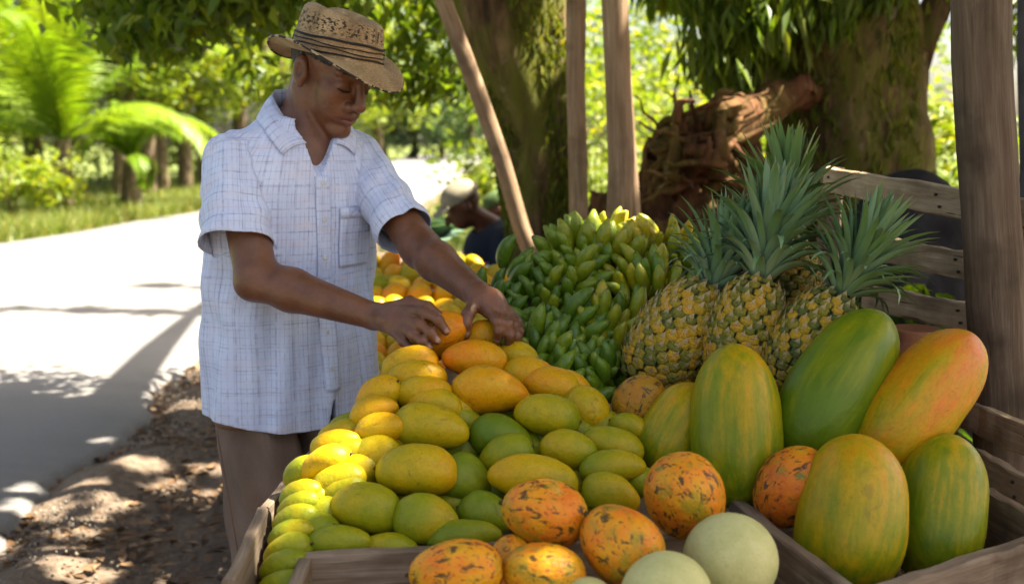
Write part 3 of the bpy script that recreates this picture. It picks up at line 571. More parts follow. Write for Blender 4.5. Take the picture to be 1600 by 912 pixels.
for i, (px, y, rx, rz, n, mat, lab) in enumerate([(768, 13.0, .42, 1.9, 1000, 'leaf_light', 'sunlit bush beside the road behind the seated people'), (930, 12, 1.3, 3.4, 2200, 'leaf_light', 'bright leafy bush seen between the upright poles'), (1060, 10.5, 1.3, 3.6, 2600, 'leaf_light', 'bright leafy bush above the root mass'), (1175, 9.6, .9, 1.9, 1500, 'leaf_light', 'bright bush low behind the thick trunk'),
        (1440, 3.1, .28, .95, 900, 'leaf_shade', 'added dark shrub that darkens the space behind the slats'), (1455, 8.5, .75, 1.75, 1900, 'leaf_light', 'yellow green bush between the thick trunk and the stall post'), (1590, 8.5, .9, 1.6, 1500, 'leaf_mid', 'green bush at the right edge behind the post'), (1010, 17, 2.6, 5.5, 2400, 'leaf_mid', 'tall green thicket far behind the poles'), (1250, 16, 2.8, 5.0, 2200, 'leaf_mid', 'tall green thicket far behind the thick trunk'), (850, 15, 1.8, 4.2, 1800, 'leaf_mid', 'green thicket far behind the leaning trunk'), (1440, 14, 1.2, 2.2, 900, 'leaf_light', 'small pale bush farther off right of the thick trunk')]):  # the dark shrub is added to make the space behind the slats read dark
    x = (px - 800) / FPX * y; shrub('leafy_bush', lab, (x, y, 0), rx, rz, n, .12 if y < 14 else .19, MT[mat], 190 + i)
def gravel():
    rg = np.random.default_rng(29); n = 3600; y = rg.uniform(2.7, 9, n); x = np.array([near_edge(q) for q in y]) + np.abs(rg.normal(0, .28, n)) + .02; c = np.stack([x, y, np.exp(-((x - np.array([near_edge(q) for q in y]) - .26) / .15) ** 2) * .06], 1)
    o = np.array([[1, 0, 0], [-1, 0, 0], [0, 1, 0], [0, -1, 0], [0, 0, 1], [0, 0, -1]], float); s = rg.uniform(.002, .009, (n, 1, 1)) * rg.uniform(.6, 1.3, (n, 6, 1)); v = (c[:, None] + o[None] * s).reshape(-1, 3)
    t = np.array([[0, 2, 4], [2, 1, 4], [1, 3, 4], [3, 0, 4], [2, 0, 5], [1, 2, 5], [3, 1, 5], [0, 3, 5]]); f = (np.arange(n)[:, None, None] * 6 + t[None]).reshape(-1, 3); obj('gravel', mknp('gravel', v, f, True), plain('pebble', (.21, .175, .135), .9, .5, 3), label='loose pebbles and clods along the crumbling road edge', cat='gravel', kind='stuff')
gravel()
for i, (px, y, rx, rz, lab) in enumerate([(-20, 29, 1.9, 2.3, 'leftmost hedge bush behind the roadside trunks'), (70, 30, 1.9, 2.6, 'hedge bush behind the coconut palm trunk'), (160, 30, 1.8, 2.2, 'hedge bush between the palms and the trunk row'), (240, 31, 1.8, 2.5, 'hedge bush behind the middle of the trunk row'), (310, 32, 1.8, 2.3, 'rightmost hedge bush beside the shirt sleeve')]):
    shrub('hedge_bush', lab, ((px - 800) / FPX * y, y, .3), rx, rz, 1100, .22, MT['leaf_light'], 260 + i)
def grass():
    rg = np.random.default_rng(9); P = []
    y = rg.uniform(9, 34, 26000); fe = np.array([far_edge(q) for q in y]); x = fe - .25 - rg.exponential(1.3, len(y)); P.append(np.stack([x, y, np.clip((fe - x - .5) / 6, 0, 1) * .35], 1))
    y = rg.uniform(9, 60, 7000); ne = np.array([near_edge(q) for q in y]); x = ne + .5 + rg.exponential(1.2, len(y)); P.append(np.stack([x, y, 0 * x], 1))
    P = np.concatenate(P); n = len(P); h = rg.uniform(.10, .34, n)[:, None]; a = rg.uniform(0, 6.28, n); s = np.stack([np.cos(a), np.sin(a), 0 * a], 1); l = np.stack([rg.normal(0, .4, n), rg.normal(0, .4, n), np.ones(n)], 1)
    v = np.stack([P - s * .014, P + s * .014, P + l * h], 1).reshape(-1, 3); f = np.arange(n * 3).reshape(-1, 3); obj('grass', mknp('grass', v, f, False, {'var': np.repeat(rg.uniform(0, 1, n), 3)}), MT['grass'], label='long bright grass along the road verges', cat='grass', kind='stuff')
grass()
def litter():
    rg = np.random.default_rng(19); n = 5200; y = rg.uniform(2.6, 8.5, n); x = np.array([near_edge(q) for q in y]) + rg.exponential(.75, n) - .05
    P = np.stack([x, y, rg.uniform(.0, .02, n)], 1); obj('leaf_litter', leaf_mesh('leaf_litter', P, .06, 0, .45, 4, False, .3), MT['litter'], label='dry brown leaves scattered on the dirt beside the road', cat='leaves', kind='stuff')
litter()

# ================================================================ STALL
stall = thing('market_stall', 'weathered wooden fruit stall with a thick post and slatted side', 'stall', (.25, 1.6, 0))
TZ = .66
for i in range(8):
    x = -.42 + i * .19; y1 = 2.10 if x < -.1 else 2.95
    board('table_plank', (x, .86, TZ - .012), (x, y1, TZ - .012), .18, .022, MT['crate'], stall, up=(1, 0, 0), seed=i)
for (x, y) in ((-.40, .95), (-.40, 2.02), (.84, .95), (.84, 2.86), (.05, 2.86)):
    board('table_leg', (x, y, -.03), (x, y, TZ - .026), .07, .07, MT['post'], stall, up=(0, 1, 0), seed=int(x * 50))
board('table_rail', (-.44, .9, TZ - .06), (.9, .9, TZ - .06), .07, .025, MT['crate'], stall)
# thick corner post
A, B = pt(1530, 0, 1.97), pt(1561, 600, 1.97); d = (B - A).normalized(); lo = B + d * ((-.02 - B.z) / d.z); hi = A - d * .75
rg = random.Random(3); n = 26; L = (hi - lo).length
pts = [Vector((L * i / n, rg.uniform(-.0025, .0025), rg.uniform(-.0025, .0025))) for i in range(n + 1)]
v, f = tube(pts, [.0545 * rg.uniform(.985, 1.015) for _ in range(n + 1)], 20, True, None, .02, rg)
obj('post', mk('post', v, f), MT['post'], stall, TRS(lo, frame(hi - lo, (0, 1, 0)), 1))
# slatted side running away from the viewer
NAIL = mk('nail', *lathe_x([(-.004, 0), (-.004, .003), (-.002, .0036), (.004, .002), (.004, 0)], 8)); NAIL.materials.append(plain('rusty_nail', (.05, .03, .02), .6))
def slat(a, b, ya, yb, w0, seed, th=.022):
    A, B = pt(*a, ya), pt(*b, yb); o = board('slat', A, B, w0, th, MT['slat'], stall, seed=seed, seg=14, warp=.003)
    for q, dz in ((.62, .012), (.64, -.014), (.04, .01)):
        c = A.lerp(B, q) + Vector((-.0125, 0, dz)); obj('nail', NAIL, None, o, TRS(c, frame((1, 0, 0), (0, 0, 1)), 1))
slat((1292, 281), (1620, 338), 2.72, 1.98, .066, 1)
slat((1350, 385), (1620, 436), 2.55, 1.98, .062, 2)
slat((1352, 462), (1620, 517), 2.45, 1.98, .062, 3)
slat((1420, 575), (1640, 625), 2.4, 1.9, .06, 4)
slat((1500, 640), (1700, 730), 2.03, 1.62, .062, 5)
slat((1480, 700), (1680, 810), 2.03, 1.60, .06, 6)
board('slat_stile', pt(1300, 262, 2.75), Vector((pt(1300, 262, 2.75).x, 2.75, -.02)), .06, .05, MT['post'], stall, up=(0, 1, 0), seed=9)

# display slope and tray that hold the mangoes
tray = thing('mango_tray', 'low wooden tray holding the mango heap, its left board at the bottom edge', 'tray', (-.2, 1.5, TZ))
board('side_board', pz(413, 838, .775), pz(360, 960, .775), .10, .018, MT['crate'], tray, seed=11)
a = pz(413, 838, .775); board('side_board', a, (a.x + .03, 2.06, .775), .10, .018, MT['crate'], tray, seed=12)
board('back_board', (-.33, 2.06, .72), (.20, 2.06, .72), .10, .018, MT['crate'], tray, seed=13)
for i in range(4):                       # sloping boards under the heap
    x = -.17 + i * .125; board('slope_board', (x, 1.50, .705), (x, 1.94, .90), .12, .012, MT['crate'], tray, up=(1, 0, 0), seed=20 + i)
crate = thing('melon_crate', 'grey weathered crate in the foreground with spotted papayas and pale melons', 'crate', (.0, 1.25, TZ))
pa, pb, pc = pz(478, 872, .80), pz(832, 852, .80), None
board('back_board', pa - Vector((0, 0, .042)), pz(1150, 838, .80) - Vector((0, 0, .042)), .10, .020, MT['crate'], crate, seed=31, seg=14)
board('side_board', pa + Vector((.002, -.012, -.043)), pz(478, 872, .80) + Vector((.02, -.5, -.043)), .098, .020, MT['crate'], crate, seed=32)
for i in range(4): board('bottom_plank', (-.30, .95 + i * .13, TZ + .012), (.36, .95 + i * .13, TZ + .012), .12, .012, MT['crate'], crate, up=(0, 1, 0), seed=33 + i)
pcrate = thing('papaya_crate', 'tilted weathered crate at the right holding five large papayas', 'crate', (.55, 1.45, TZ))
c0, c1, c2, c3 = pz(1148, 776, .83), pz(1322, 912, .83), pz(1640, 822, .83), pz(1560, 790, .83)
dn = Vector((0, 0, -.062))
board('side_board', c0 + dn, c1 + (c1 - c0).normalized() * .05 + dn, .124, .022, MT['crate'], pcrate, seed=41, seg=14)
board('front_board', c1 + (c1 - c2).normalized() * -.0 + Vector((0.0, -.03, 0)) + dn, c2 + Vector((.0, -.01, 0)) + dn, .12, .024, MT['crate'], pcrate, seed=42, seg=14)
board('side_board', pz(1545, 760, .83) + dn, pz(1660, 830, .83) + dn, .12, .02, MT['crate'], pcrate, seed=43)
board('back_board', c0 + dn + Vector((0.01, .02, .01)), (.78, 1.80, .79), .14, .02, MT['crate'], pcrate, seed=44)
for i in range(5): board('bottom_plank', c0 + Vector((.05 + i * .1, .03, -.15)), c1 + Vector((.03 + i * .08, .02 + i * .03, -.15)), .1, .012, MT['crate'], pcrate, up=(1, 0, 0), seed=46 + i)
ptray = thing('pineapple_tray', 'grey wooden board and ledge carrying the pineapples', 'tray', (.4, 1.9, TZ))
board('ledge_board', pt(985, 640, 1.84), pt(1240, 655, 1.80), .09, .02, MT['crate'], ptray, seed=61)
for i in range(4): board('shelf_plank', (.17 + i * .13, 1.83, .80), (.20 + i * .13, 2.25, .93), .125, .014, MT['crate'], ptray, up=(1, 0, 0), seed=62 + i)

# ---------------------------------------------------------------- mangoes
def mango_mesh(seed, fat=.60):
    rg = random.Random(seed); prof = []; n = 16
    for i in range(n + 1):
        x = -math.cos(math.pi * i / n); r = math.sqrt(max(0, 1 - x * x)); r = r ** .93 * (1 + .10 * x * -1) ; prof.append((x, r))
    bend = rg.uniform(.06, .26); th = rg.uniform(.82, .95); lob = rg.uniform(-.06, .06); sh_ = rg.uniform(-.10, .12); beak = rg.uniform(.0, .12)
    def fn(x, y, z, t):
        e = bend * (x * x - .35) + beak * max(0, x - .5); w_ = 1 + sh_ * x; return (x + .06 * z * sh_ * 5, y * fat * th * (1 + lob * math.sin(2 * t)) * w_, z * fat * w_ - e * .5)
    v, f = lathe_x(prof, 22, fn)
    v = [tuple(Vector(p) * (1 + .018 * math.sin(4.3 * p[0] + seed) + .016 * math.sin(6 * p[1] + 4 * p[2] + seed) + .008 * math.sin(11 * p[0] + 9 * p[2] + seed))) for p in v]
    v[0] = (v[0][0] + .06, 0, v[0][2] - bend * .3); v[-1] = (v[-1][0] + .0, 0, v[-1][2] - bend * .36)
    return mk('mango', v, f)
MANGO = [mango_mesh(i, .60) for i in range(14)]
for m in MANGO: m.materials.append(MT['mango'])
STEM = mk('stem', *tube([(0, 0, 0), (-.05, .004, .006), (-.10, .01, .0)], [.075, .05, .04], 7)); STEM.materials.append(plain('stem_scar', (.06, .04, .015), .8))
NM = [0]
def mango(p, hl, hh, ang, tilt, ripe, label, group, roll=None, name='mango', stem=True, var=.55):
    i = NM[0]; NM[0] += 1; rg = random.Random(900 + i); ax = imaxis(ang, tilt)
    if rg.random() < .5: ax = -ax
    me = MANGO[i % len(MANGO)]; rot = frame(ax, CU * math.cos(rg.uniform(-.6, .6)) - CF * rg.uniform(-.4, .8))
    M = TRS(p, rot, (hl, hh / .57, hh / .60)); o = obj(name, me, None, None, M, label=label, cat='mango', group=group, color=(ripe, var, 0, 1))
    if stem: obj('stem', STEM, None, o, M @ Matrix.Translation((-.93, 0, 0)))
    return o
def fmango(px, py, hl, hh, ang, tilt, off, ripe, label, grp='mangoes of the front heap', var=.5):
    p = pplane(px, py, 1.47, .80, .5); r = (p - CAMP).normalized(); p = p + r * off; k = axd(p) / FPX
    return mango(p, hl * k / max(.6, math.cos(R(tilt))), hh * k, ang, tilt, ripe, label, grp, var=var)
FM = [
 (686, 524, 50, 36, 35, 20, .0, .86, 'golden orange mango held under the spread right hand of the man'),
 (741, 561, 52, 30, -6, 0, -.01, .88, 'orange mango with a dark scratch, just below the two hands'),
 (765, 611, 62, 38, -3, 0, -.01, .80, 'bright golden mango in the upper middle of the heap'),
 (752, 527, 34, 26, 20, 10, .02, .85, 'small orange mango gripped by the lower left hand of the man'),
 (672, 668, 62, 37, -6, 5, -.01, .50, 'yellow mango with green flush, left of centre above the widest mango'),
 (652, 735, 66, 41, -3, 0, -.02, .53, 'widest plain yellow mango in the middle of the heap'),
 (571, 793, 58, 40, -9, 8, -.01, .40, 'olive yellow mango two rows above the crate corner'),
 (666, 812, 53, 40, -3, 5, -.01, .34, 'green yellow mango right of the olive one, just above the crate board'),
 (527, 848, 55, 28, 4, 5, .0, .22, 'green mango resting on the corner of the grey crate'),
 (612, 856, 44, 24, -5, 5, .01, .38, 'half hidden yellow mango low behind the crate board'),
 (783, 684, 52, 35, -12, 10, .03, .08, 'dark green mango in the shade right of the yellow ones'),
 (855, 649, 53, 36, -10, 5, -.01, .44, 'olive mango with a dark stem end below the golden one'),
 (917, 640, 38, 34, -25, 20, .03, .56, 'amber mango tucked behind the olive one at the right'),
 (888, 703, 46, 32, -8, 10, .0, .42, 'plain olive mango in the middle right of the heap'),
 (832, 747, 73, 37, -10, 0, -.02, .57, 'long yellow mango with freckles above the spotted papaya'),
 (790, 712, 46, 32, 22, 10, .015, .30, 'green tinged mango behind the long yellow one'),
 (726, 751, 44, 42, -20, 20, .035, .10, 'deep green mango behind the widest yellow mango'),
 (757, 803, 44, 36, -10, 15, .015, .14, 'green mango right of the one above the crate board'),
 (724, 838, 60, 28, 8, 5, .0, .20, 'long green mango lying along the crate board'),
 (958, 694, 50, 26, -14, 10, .01, .40, 'slim olive mango at the right end of the heap'),
 (958, 730, 53, 27, 6, 5, -.005, .38, 'slim olive mango below the right end one'),
 (955, 772, 47, 32, -15, 10, .0, .46, 'mottled green and orange mango above the spotted papayas'),
 (1000, 752, 32, 24, -20, 10, .03, .25, 'small green mango peeping beside the tall papaya'),
 (985, 668, 34, 22, -20, 10, .03, .42, 'small olive mango under the brown spotted fruit'),
 (587, 717, 42, 40, 40, 30, .02, .46, 'round looking mango behind the left end of the widest one'),
 (640, 572, 46, 31, 22, 10, .0, .70, 'amber mango at the upper left peak of the heap'),
 (652, 592, 48, 30, 8, 8, -.008, .68, 'amber mango second down from the upper left peak'),
 (662, 614, 47, 29, 2, 8, -.014, .64, 'amber mango third down from the upper left peak'),
 (678, 632, 45, 27, -8, 8, -.005, .60, 'yellow mango fourth down from the upper left peak'),
 (590, 620, 42, 29, 38, 15, .0, .68, 'golden mango nearest the hanging shirt flap'),
 (584, 646, 40, 28, 30, 15, -.01, .62, 'golden mango below the one nearest the shirt flap'),
 (592, 672, 42, 28, 20, 15, -.015, .62, 'yellow mango third down from the shirt flap'),
 (700, 640, 40, 26, 10, 10, .02, .52, 'yellow mango half hidden above the flushed one'),
 (828, 588, 44, 30, -18, 10, .02, .76, 'orange mango behind the right end of the bright golden one'),
 (862, 603, 46, 30, -14, 10, .015, .74, 'orange mango farther right beside the plantains'),
 (893, 607, 38, 26, -24, 10, .03, .70, 'orange mango last in line beside the plantains'),
 (808, 560, 34, 26, -10, 10, .04, .60, 'yellow mango under the fingertips beside the plantains'),
 (715, 655, 46, 30, -30, 10, .045, .30, 'green mango deep in the gap of the heap'),
 (507, 726, 48, 28, 24, 10, -.01, .66, 'mango with a patch of sunlight at the left of the heap'),
 (529, 752, 46, 28, 20, 10, -.005, .44, 'olive mango just below the sunlit one'),
 (534, 772, 44, 30, 14, 12, .01, .36, 'green olive mango second below the sunlit one'),
 (500, 830, 30, 30, 30, 30, .01, .26, 'round green mango beside the corner of the grey crate'),
 (508, 805, 36, 30, 25, 20, .02, .24, 'green mango third below the sunlit one'),
 (525, 693, 42, 22, 14, 10, .0, .64, 'orange mango just above the sunlit one'),
 (540, 708, 44, 22, 10, 10, .01, .40, 'olive mango between the sunlit one and the orange one'),
 (535, 676, 40, 22, 12, 10, .03, .46, 'yellow mango at the top of the left flank'),
 (548, 662, 36, 20, 8, 10, .05, .22, 'dark green mango at the back of the left flank'),
 (473, 738, 34, 24, 40, 20, .02, .34, 'green mango at the left edge beside the sunlit one'),
 (470, 770, 36, 20, 22, 12, .0, .38, 'first mango down the left column below the sunlit one'),
 (466, 790, 38, 21, 20, 12, .0, .34, 'second mango down the left column below the sunlit one'),
 (461, 811, 39, 22, 19, 12, .0, .32, 'third mango down the left column below the sunlit one'),
 (455, 834, 41, 23, 19, 12, .0, .30, 'fourth mango down the left column below the sunlit one'),
 (450, 859, 42, 25, 18, 12, .0, .32, 'fifth mango down the left column below the sunlit one'),
 (446, 886, 44, 27, 16, 12, .0, .26, 'sixth mango down the left column beside the crate'),
 (440, 918, 46, 28, 16, 12, .0, .22, 'lowest mango of the left column at the bottom edge'),
 (486, 784, 34, 22, 30, 15, .02, .42, 'yellow green mango between the left column and the heap'),
 (560, 742, 40, 32, 40, 25, .03, .34, 'olive mango wedged left of the widest yellow one'),
 (622, 690, 34, 28, 40, 20, .035, .5, 'yellow mango wedged above the left end of the widest one'),
]
for m in FM: fmango(*m)
rg = random.Random(12)
for (px, py) in [(600, 760), (640, 790), (700, 790), (690, 770), (770, 770), (730, 700), (820, 700), (850, 690), (920, 730), (900, 760), (860, 620), (620, 660), (570, 830), (700, 700), (560, 770), (640, 640), (800, 640), (940, 670), (600, 700), (480, 820), (900, 680), (780, 640), (840, 800), (900, 800)]:
    fmango(px, py, 46, 32, rg.uniform(-30, 30), rg.uniform(-10, 20), .075, rg.uniform(.1, .4), 'green mango buried deep in the shade under the front heap', 'mangoes buried under the front heap')

# ---------------------------------------------------------------- spotted papayas, brown spotted fruit, pale melons
def spot_mesh(seed):
    rg = random.Random(seed); n = 16; k = rg.choice([4, 5, 6]); ph = rg.uniform(0, 6)
    prof = [(-math.cos(math.pi * i / n), math.sqrt(max(0, 1 - math.cos(math.pi * i / n) ** 2)) ** .9 * (1 - .09 * math.cos(math.pi * i / n))) for i in range(n + 1)]
    def fn(x, y, z, t): q = .86 * (1 + .025 * math.cos(k * t + ph) + .015 * math.sin(3 * x + 2 * t + ph)); return (x, y * q, z * q)
    return mk('spotted_papaya', *lathe_x(prof, 28, fn))
SP = [spot_mesh(i) for i in range(5)]
for m in SP: m.materials.append(MT['spotted'])
def spotf(i, px, py, y, hl, hw, ang, tilt, label, col=.5):
    p = pt(px, py, y); k = axd(p) / FPX; ax = imaxis(ang, tilt); M = TRS(p, frame(ax, CU), (hl * k, hw * k / .86, hw * k / .86)); o = obj('spotted_papaya', SP[i % 5], None, None, M, label=label, cat='papaya', group='small spotted orange papayas', color=(col, 0, 0, 1)); obj('stem', STEM, None, o, M @ Matrix.Translation((-.95, 0, 0)) @ Matrix.Scale(1.3, 4))
spotf(0, 851, 801, 1.385, 68, 52, -12, 5, 'orange striped papaya on top of the foreground crate heap, left of centre', .5)
spotf(1, 971, 851, 1.33, 70, 60, -40, 10, 'orange spotted papaya pointing down right between striped one and pale melons', .55)
spotf(2, 1071, 776, 1.45, 70, 62, 115, 10, 'orange spotted papaya standing in front of the tall green yellow papaya', .5)
spotf(3, 712, 892, 1.28, 74, 50, 6, 5, 'dark blotched papaya at the bottom edge left in the crate', .45)
spotf(4, 850, 896, 1.29, 66, 48, -10, 5, 'yellow orange papaya at the bottom under the striped one', .35)
spotf(0, 1240, 762, 1.56, 70, 56, 48, 15, 'reddish spotted papaya inside the right crate', .75)
spotf(2, 800, 872, 1.36, 34, 36, 20, 5, 'mostly hidden orange papaya beneath the striped one', .5)
spotf(1, 770, 930, 1.36, 55, 48, 20, 5, 'papaya sunk behind the two at the bottom edge', .5)
def overripe():
    g = G('overripe_skin'); cs = g.shift(g.coord()); c = g.ramp(g.noise(cs, 1.5, 4), [(.3, (.11, .10, .008)), (.5, (.30, .145, .008)), (.7, (.38, .13, .008))]); n = g.noise(cs, 3.6, 5, .62, .6); c = g.mix(g.ramp(n, [(.57, 0), (.61, .95)]), c, (.022, .014, .008)); n2 = g.noise(cs, 9, 3); c = g.mix(g.ramp(n2, [(.58, 0), (.66, .6)]), c, (.10, .05, .015)); g.set(Base_Color=c, Roughness=.45); g.bump(n, .2, .01); return g.m
def bfruit(px, py, y, r):
    p = pt(px, py, y); k = axd(p) / FPX; M = TRS(p, frame(imaxis(70, 20), CU), (r * 1.05 * k, r * k / .58, r * k / .60)); o = obj('mango', MANGO[3], None, None, M, label='round brown mango with black spots beside the plantains', cat='mango', color=(.66, .9, 0, 1))
    o.material_slots[0].link = 'OBJECT'; o.material_slots[0].material = spotted(True); obj('stem', STEM, None, o, M @ Matrix.Translation((-.93, 0, 0)))
bfruit(1001, 629, 1.80, 44)
def hmesh(seed):
    prof = [(-math.cos(math.pi * i / 20), math.sin(math.pi * i / 20) ** .97) for i in range(21)]
    return mk('pale_melon', *lathe_x(prof, 32, lambda x, y, z, t: (x * 1.02, y * (1 + .006 * math.sin(3 * t + x)), z * (1 + .006 * math.sin(3 * t + x)))))
HM = hmesh(0); HM.materials.append(MT['honeydew'])
def hd(px, py, y, r, label, ang):
    p = pt(px, py, y); k = axd(p) / FPX; M = TRS(p, frame(imaxis(ang, 35), CU), r * k); o = obj('pale_melon', HM, None, None, M, label=label, cat='melon', group='pale green melons'); obj('stem', STEM, None, o, M @ Matrix.Translation((-.99, 0, 0)) @ Matrix.Scale(.8, 4))
hd(1141, 873, 1.34, 72, 'round pale green melon beside the crate divider', 20)
hd(1041, 934, 1.235, 72, 'pale green melon cut by the bottom edge', 60)
hd(918, 948, 1.25, 46, 'small green melon barely showing at the bottom edge', 80)

# ---------------------------------------------------------------- large papayas
def papaya_mesh(seed):
    rg = random.Random(seed); n = 26; ph = rg.uniform(0, 6); prof = []
    for i in range(n + 1):
        x = -math.cos(math.pi * i / n); r = max(0, 1 - abs(x) ** 2.7) ** .52; r *= 1 - .055 * x; prof.append((x, r))
    bx = rg.uniform(-.05, .05)
    def fn(x, y, z, t): q = 1 + .022 * math.cos(5 * t + ph) * (1 - x * .4) + .014 * math.sin(2 * t + 3 * x + ph) + .006 * math.sin(9 * x + 3 * t); return (x, y * q, z * q + bx * (x * x - .3))
    v, f = lathe_x(prof, 36, fn); return mk('papaya', v, f)
PM = [papaya_mesh(i) for i in range(6)]
for m in PM: m.materials.append(MT['papaya'])
NUB = mk('stem', *tube([(-.02, 0, 0), (.02, 0, 0), (.03, 0, 0)], [.11, .085, .05], 9)); NUB.materials.append(plain('papaya_stem', (.13, .10, .03), .8))
def papaya(i, top, bot, hw, y, tilt, ripe, var, label):
    c = pt((top[0] + bot[0]) / 2, (top[1] + bot[1]) / 2, y); k = axd(c) / FPX; dx, dy = top[0] - bot[0], bot[1] - top[1]; hl = math.hypot(dx, dy) / 2; ax = imaxis(math.degrees(math.atan2(dy, dx)), -tilt)
    hl3 = math.sqrt(max(0, hl ** 2 - (hw * math.sin(R(tilt))) ** 2)) / math.cos(R(tilt)); M = TRS(c, frame(ax, CR), (hl3 * k, hw * k, hw * k)); o = obj('papaya', PM[i], None, None, M, label=label, cat='papaya', group='large papayas', color=(ripe, var, 0, 1))
    obj('stem', NUB, None, o, M @ Matrix.Translation((.985, 0, 0)) @ Matrix.Diagonal((1.1 * hw / hl3, .9, .9, 1)))
papaya(0, (1152, 537), (1146, 792), 71, 1.68, 12, .33, .45, 'tall upright green and yellow papaya behind the crate divider')
papaya(1, (1098, 602), (1022, 745), 56, 1.74, 10, .42, .4, 'yellow green papaya mostly hidden behind the tall upright one')
papaya(2, (1394, 490), (1222, 712), 70, 1.735, 18, .06, .35, 'deep green papaya leaning right, largest in the crate')
papaya(3, (1540, 527), (1342, 716), 68, 1.70, 18, .76, 1.2, 'orange and green streaked papaya leaning against the post')
papaya(4, (1364, 684), (1297, 922), 83, 1.49, 20, .50, .4, 'yellow papaya with faint green tinge, front of the right crate')
papaya(5, (1502, 682), (1436, 908), 70, 1.56, 20, .27, .75, 'green papaya with a yellow streak at the right front of the crate')
# clay jar in the gap behind the papayas
p = pt(1430, 560, 2.02); v, f = lathe_x([(-.16, 0), (-.16, .06), (-.10, .095), (-.02, .10), (.05, .075), (.075, .05), (.09, .055), (.095, .045), (.05, 0)], 24); obj('clay_jar', mk('clay_jar', v, f), MT['clay'], M=TRS(Vector((p.x, p.y, p.z - .03)), frame((0, 0, 1), (1, 0, 0)), 1), label='reddish clay jar glimpsed behind the streaked papaya', cat='jar')

# ---------------------------------------------------------------- pineapples
def eye_mesh(seed):
    rg = random.Random(seed); v, f = [], []; ring = 6
    for (r, z) in ((1.0, -.25), (.93, .10), (.62, .30), (.25, .38)):
        for k in range(ring):
            a = 2 * math.pi * k / ring + math.pi / 6; v.append((r * math.cos(a) * 1.0, r * math.sin(a) * 1.12, z + rg.uniform(-.03, .03)))
    for i in range(3):
        for k in range(ring): f.append((i * 6 + k, i * 6 + (k + 1) % 6, i * 6 + 6 + (k + 1) % 6, i * 6 + 6 + k))
    b = len(v); f.append((18, 19, 20, 21, 22, 23)); v += [(-.5, -.25, .26), (.5, -.25, .26), (.0, .4, .50), (.08, 1.1, .70), (-.3, .25, .48), (.32, .25, .48)]; f += [(b, b + 1, b + 5, b + 4), (b + 4, b + 5, b + 2), (b + 4, b + 2, b + 3), (b + 2, b + 5, b + 3)]
    return mk('fruitlet', v, f, False)
EYE = [eye_mesh(i) for i in range(4)]
for m in EYE: m.materials.append(MT['fruitlet'])
def cleaf(seed, curl):
    v, f = [], []; n = 8; x = 0; z = 0; e = .15
    for i in range(n + 1):
        u = i / n; w = .085 * (1 - u) ** .75 * (1 + .9 * u) + .002; v += [(x, -w, z + w * .45), (x, 0, z), (x, w, z + w * .45)]; x += math.cos(e) / n; z += math.sin(e) / n; e -= curl * (.10 + .26 * u)
    for i in range(n):
        for k in (0, 1): a = i * 3 + k; f.append((a, a + 1, a + 4, a + 3))
    return mk('leaf', v, f)
CL = [cleaf(i, c) for i, c in enumerate((-.35, .1, .5, 1.0, 1.5))]
for m in CL: m.materials.append(MT['crownleaf'])
def pineapple(c, ax, hl, hw, label, crown_l, nleaf, green, seed, ripe=.5, wide=1.0, crown_lean=None, lw=.74):
    t = thing('pineapple', label, 'pineapple', tuple(c - ax * hl), 'pineapples on the tray'); rg = random.Random(seed); rot = frame(ax, CU)
    prof = [(-math.cos(math.pi * i / 14), max(0, 1 - abs(math.cos(math.pi * i / 14)) ** 2.6) ** .5) for i in range(15)]
    obj('flesh', mk('flesh', *lathe_x([(x, r * .93) for x, r in prof], 20)), MT['core'], t, TRS(c, rot, (hl * .97, hw, hw)))
    rows = max(9, int(round(2 * hl / .0168))); per = 17
    for i in range(rows):
        u = -.93 + 1.86 * (i + .5) / rows; r = max(0, 1 - abs(u) ** 2.6) ** .5; m = max(6, int(round(per * min(1, r * 1.08))))
        dr = -.5 * 2.6 * abs(u) ** 1.6 * math.copysign(1, u) * max(.05, 1 - abs(u) ** 2.6) ** -.5
        for k in range(m):
            a = 2 * math.pi * (k + .5 * (i % 2)) / m + rg.uniform(-.06, .06); nl = Vector((0, math.cos(a), math.sin(a))); pl = Vector((u * hl, nl.y * r * hw * .95, nl.z * r * hw * .95)); nrm = (nl - Vector((dr * hw / hl, 0, 0))).normalized()
            zz = rot @ nrm; xx = ax.cross(zz).normalized(); yy = zz.cross(xx); s = 2 * math.pi * hw * max(r, .45) / m * .60 * rg.uniform(.92, 1.08)
            M = Matrix.Translation(c + rot @ pl) @ Matrix((xx, yy, zz)).transposed().to_4x4() @ Matrix.Diagonal((s, .0104 * hl / .105 * rg.uniform(.95, 1.1), s * rg.uniform(.95, 1.35), 1)); obj('fruitlet', EYE[rg.randrange(4)], None, t, M, color=(ripe, 0, 0, 1))
    top = c + ax * hl * .95; cax = (ax if crown_lean is None else crown_lean).normalized(); r2 = frame(cax, CU)
    for k in range(nleaf):
        q = k / (nleaf - 1); a = k * 2.39996 + rg.uniform(-.15, .15); op = (1.18 - 1.05 * q) * wide + rg.uniform(-.08, .08); d = r2 @ Vector((math.cos(op), math.sin(op) * math.cos(a), math.sin(op) * math.sin(a))); up = (cax - d * cax.dot(d)).normalized()
        l = crown_l * (.40 + .6 * math.sin(math.pi * min(1, .18 + .60 * q))) * rg.uniform(.85, 1.12); base = top + cax * (.11 * q * crown_l / .24) + (r2 @ Vector((0, math.cos(a), math.sin(a)))) * hw * .30 * (1 - q); ci = min(4, max(0, int(4.2 * (1 - q) + rg.uniform(-.8, .8))))
        obj('leaf', CL[ci], None, t, TRS(base, frame(d, up), (l, l * lw, l * .9)), color=(0, green * rg.uniform(.6, 1), 0, 1))
def pa_px(c, y): return pt(*c, y)
k0 = axd(pt(1165, 510, 1.95)) / FPX
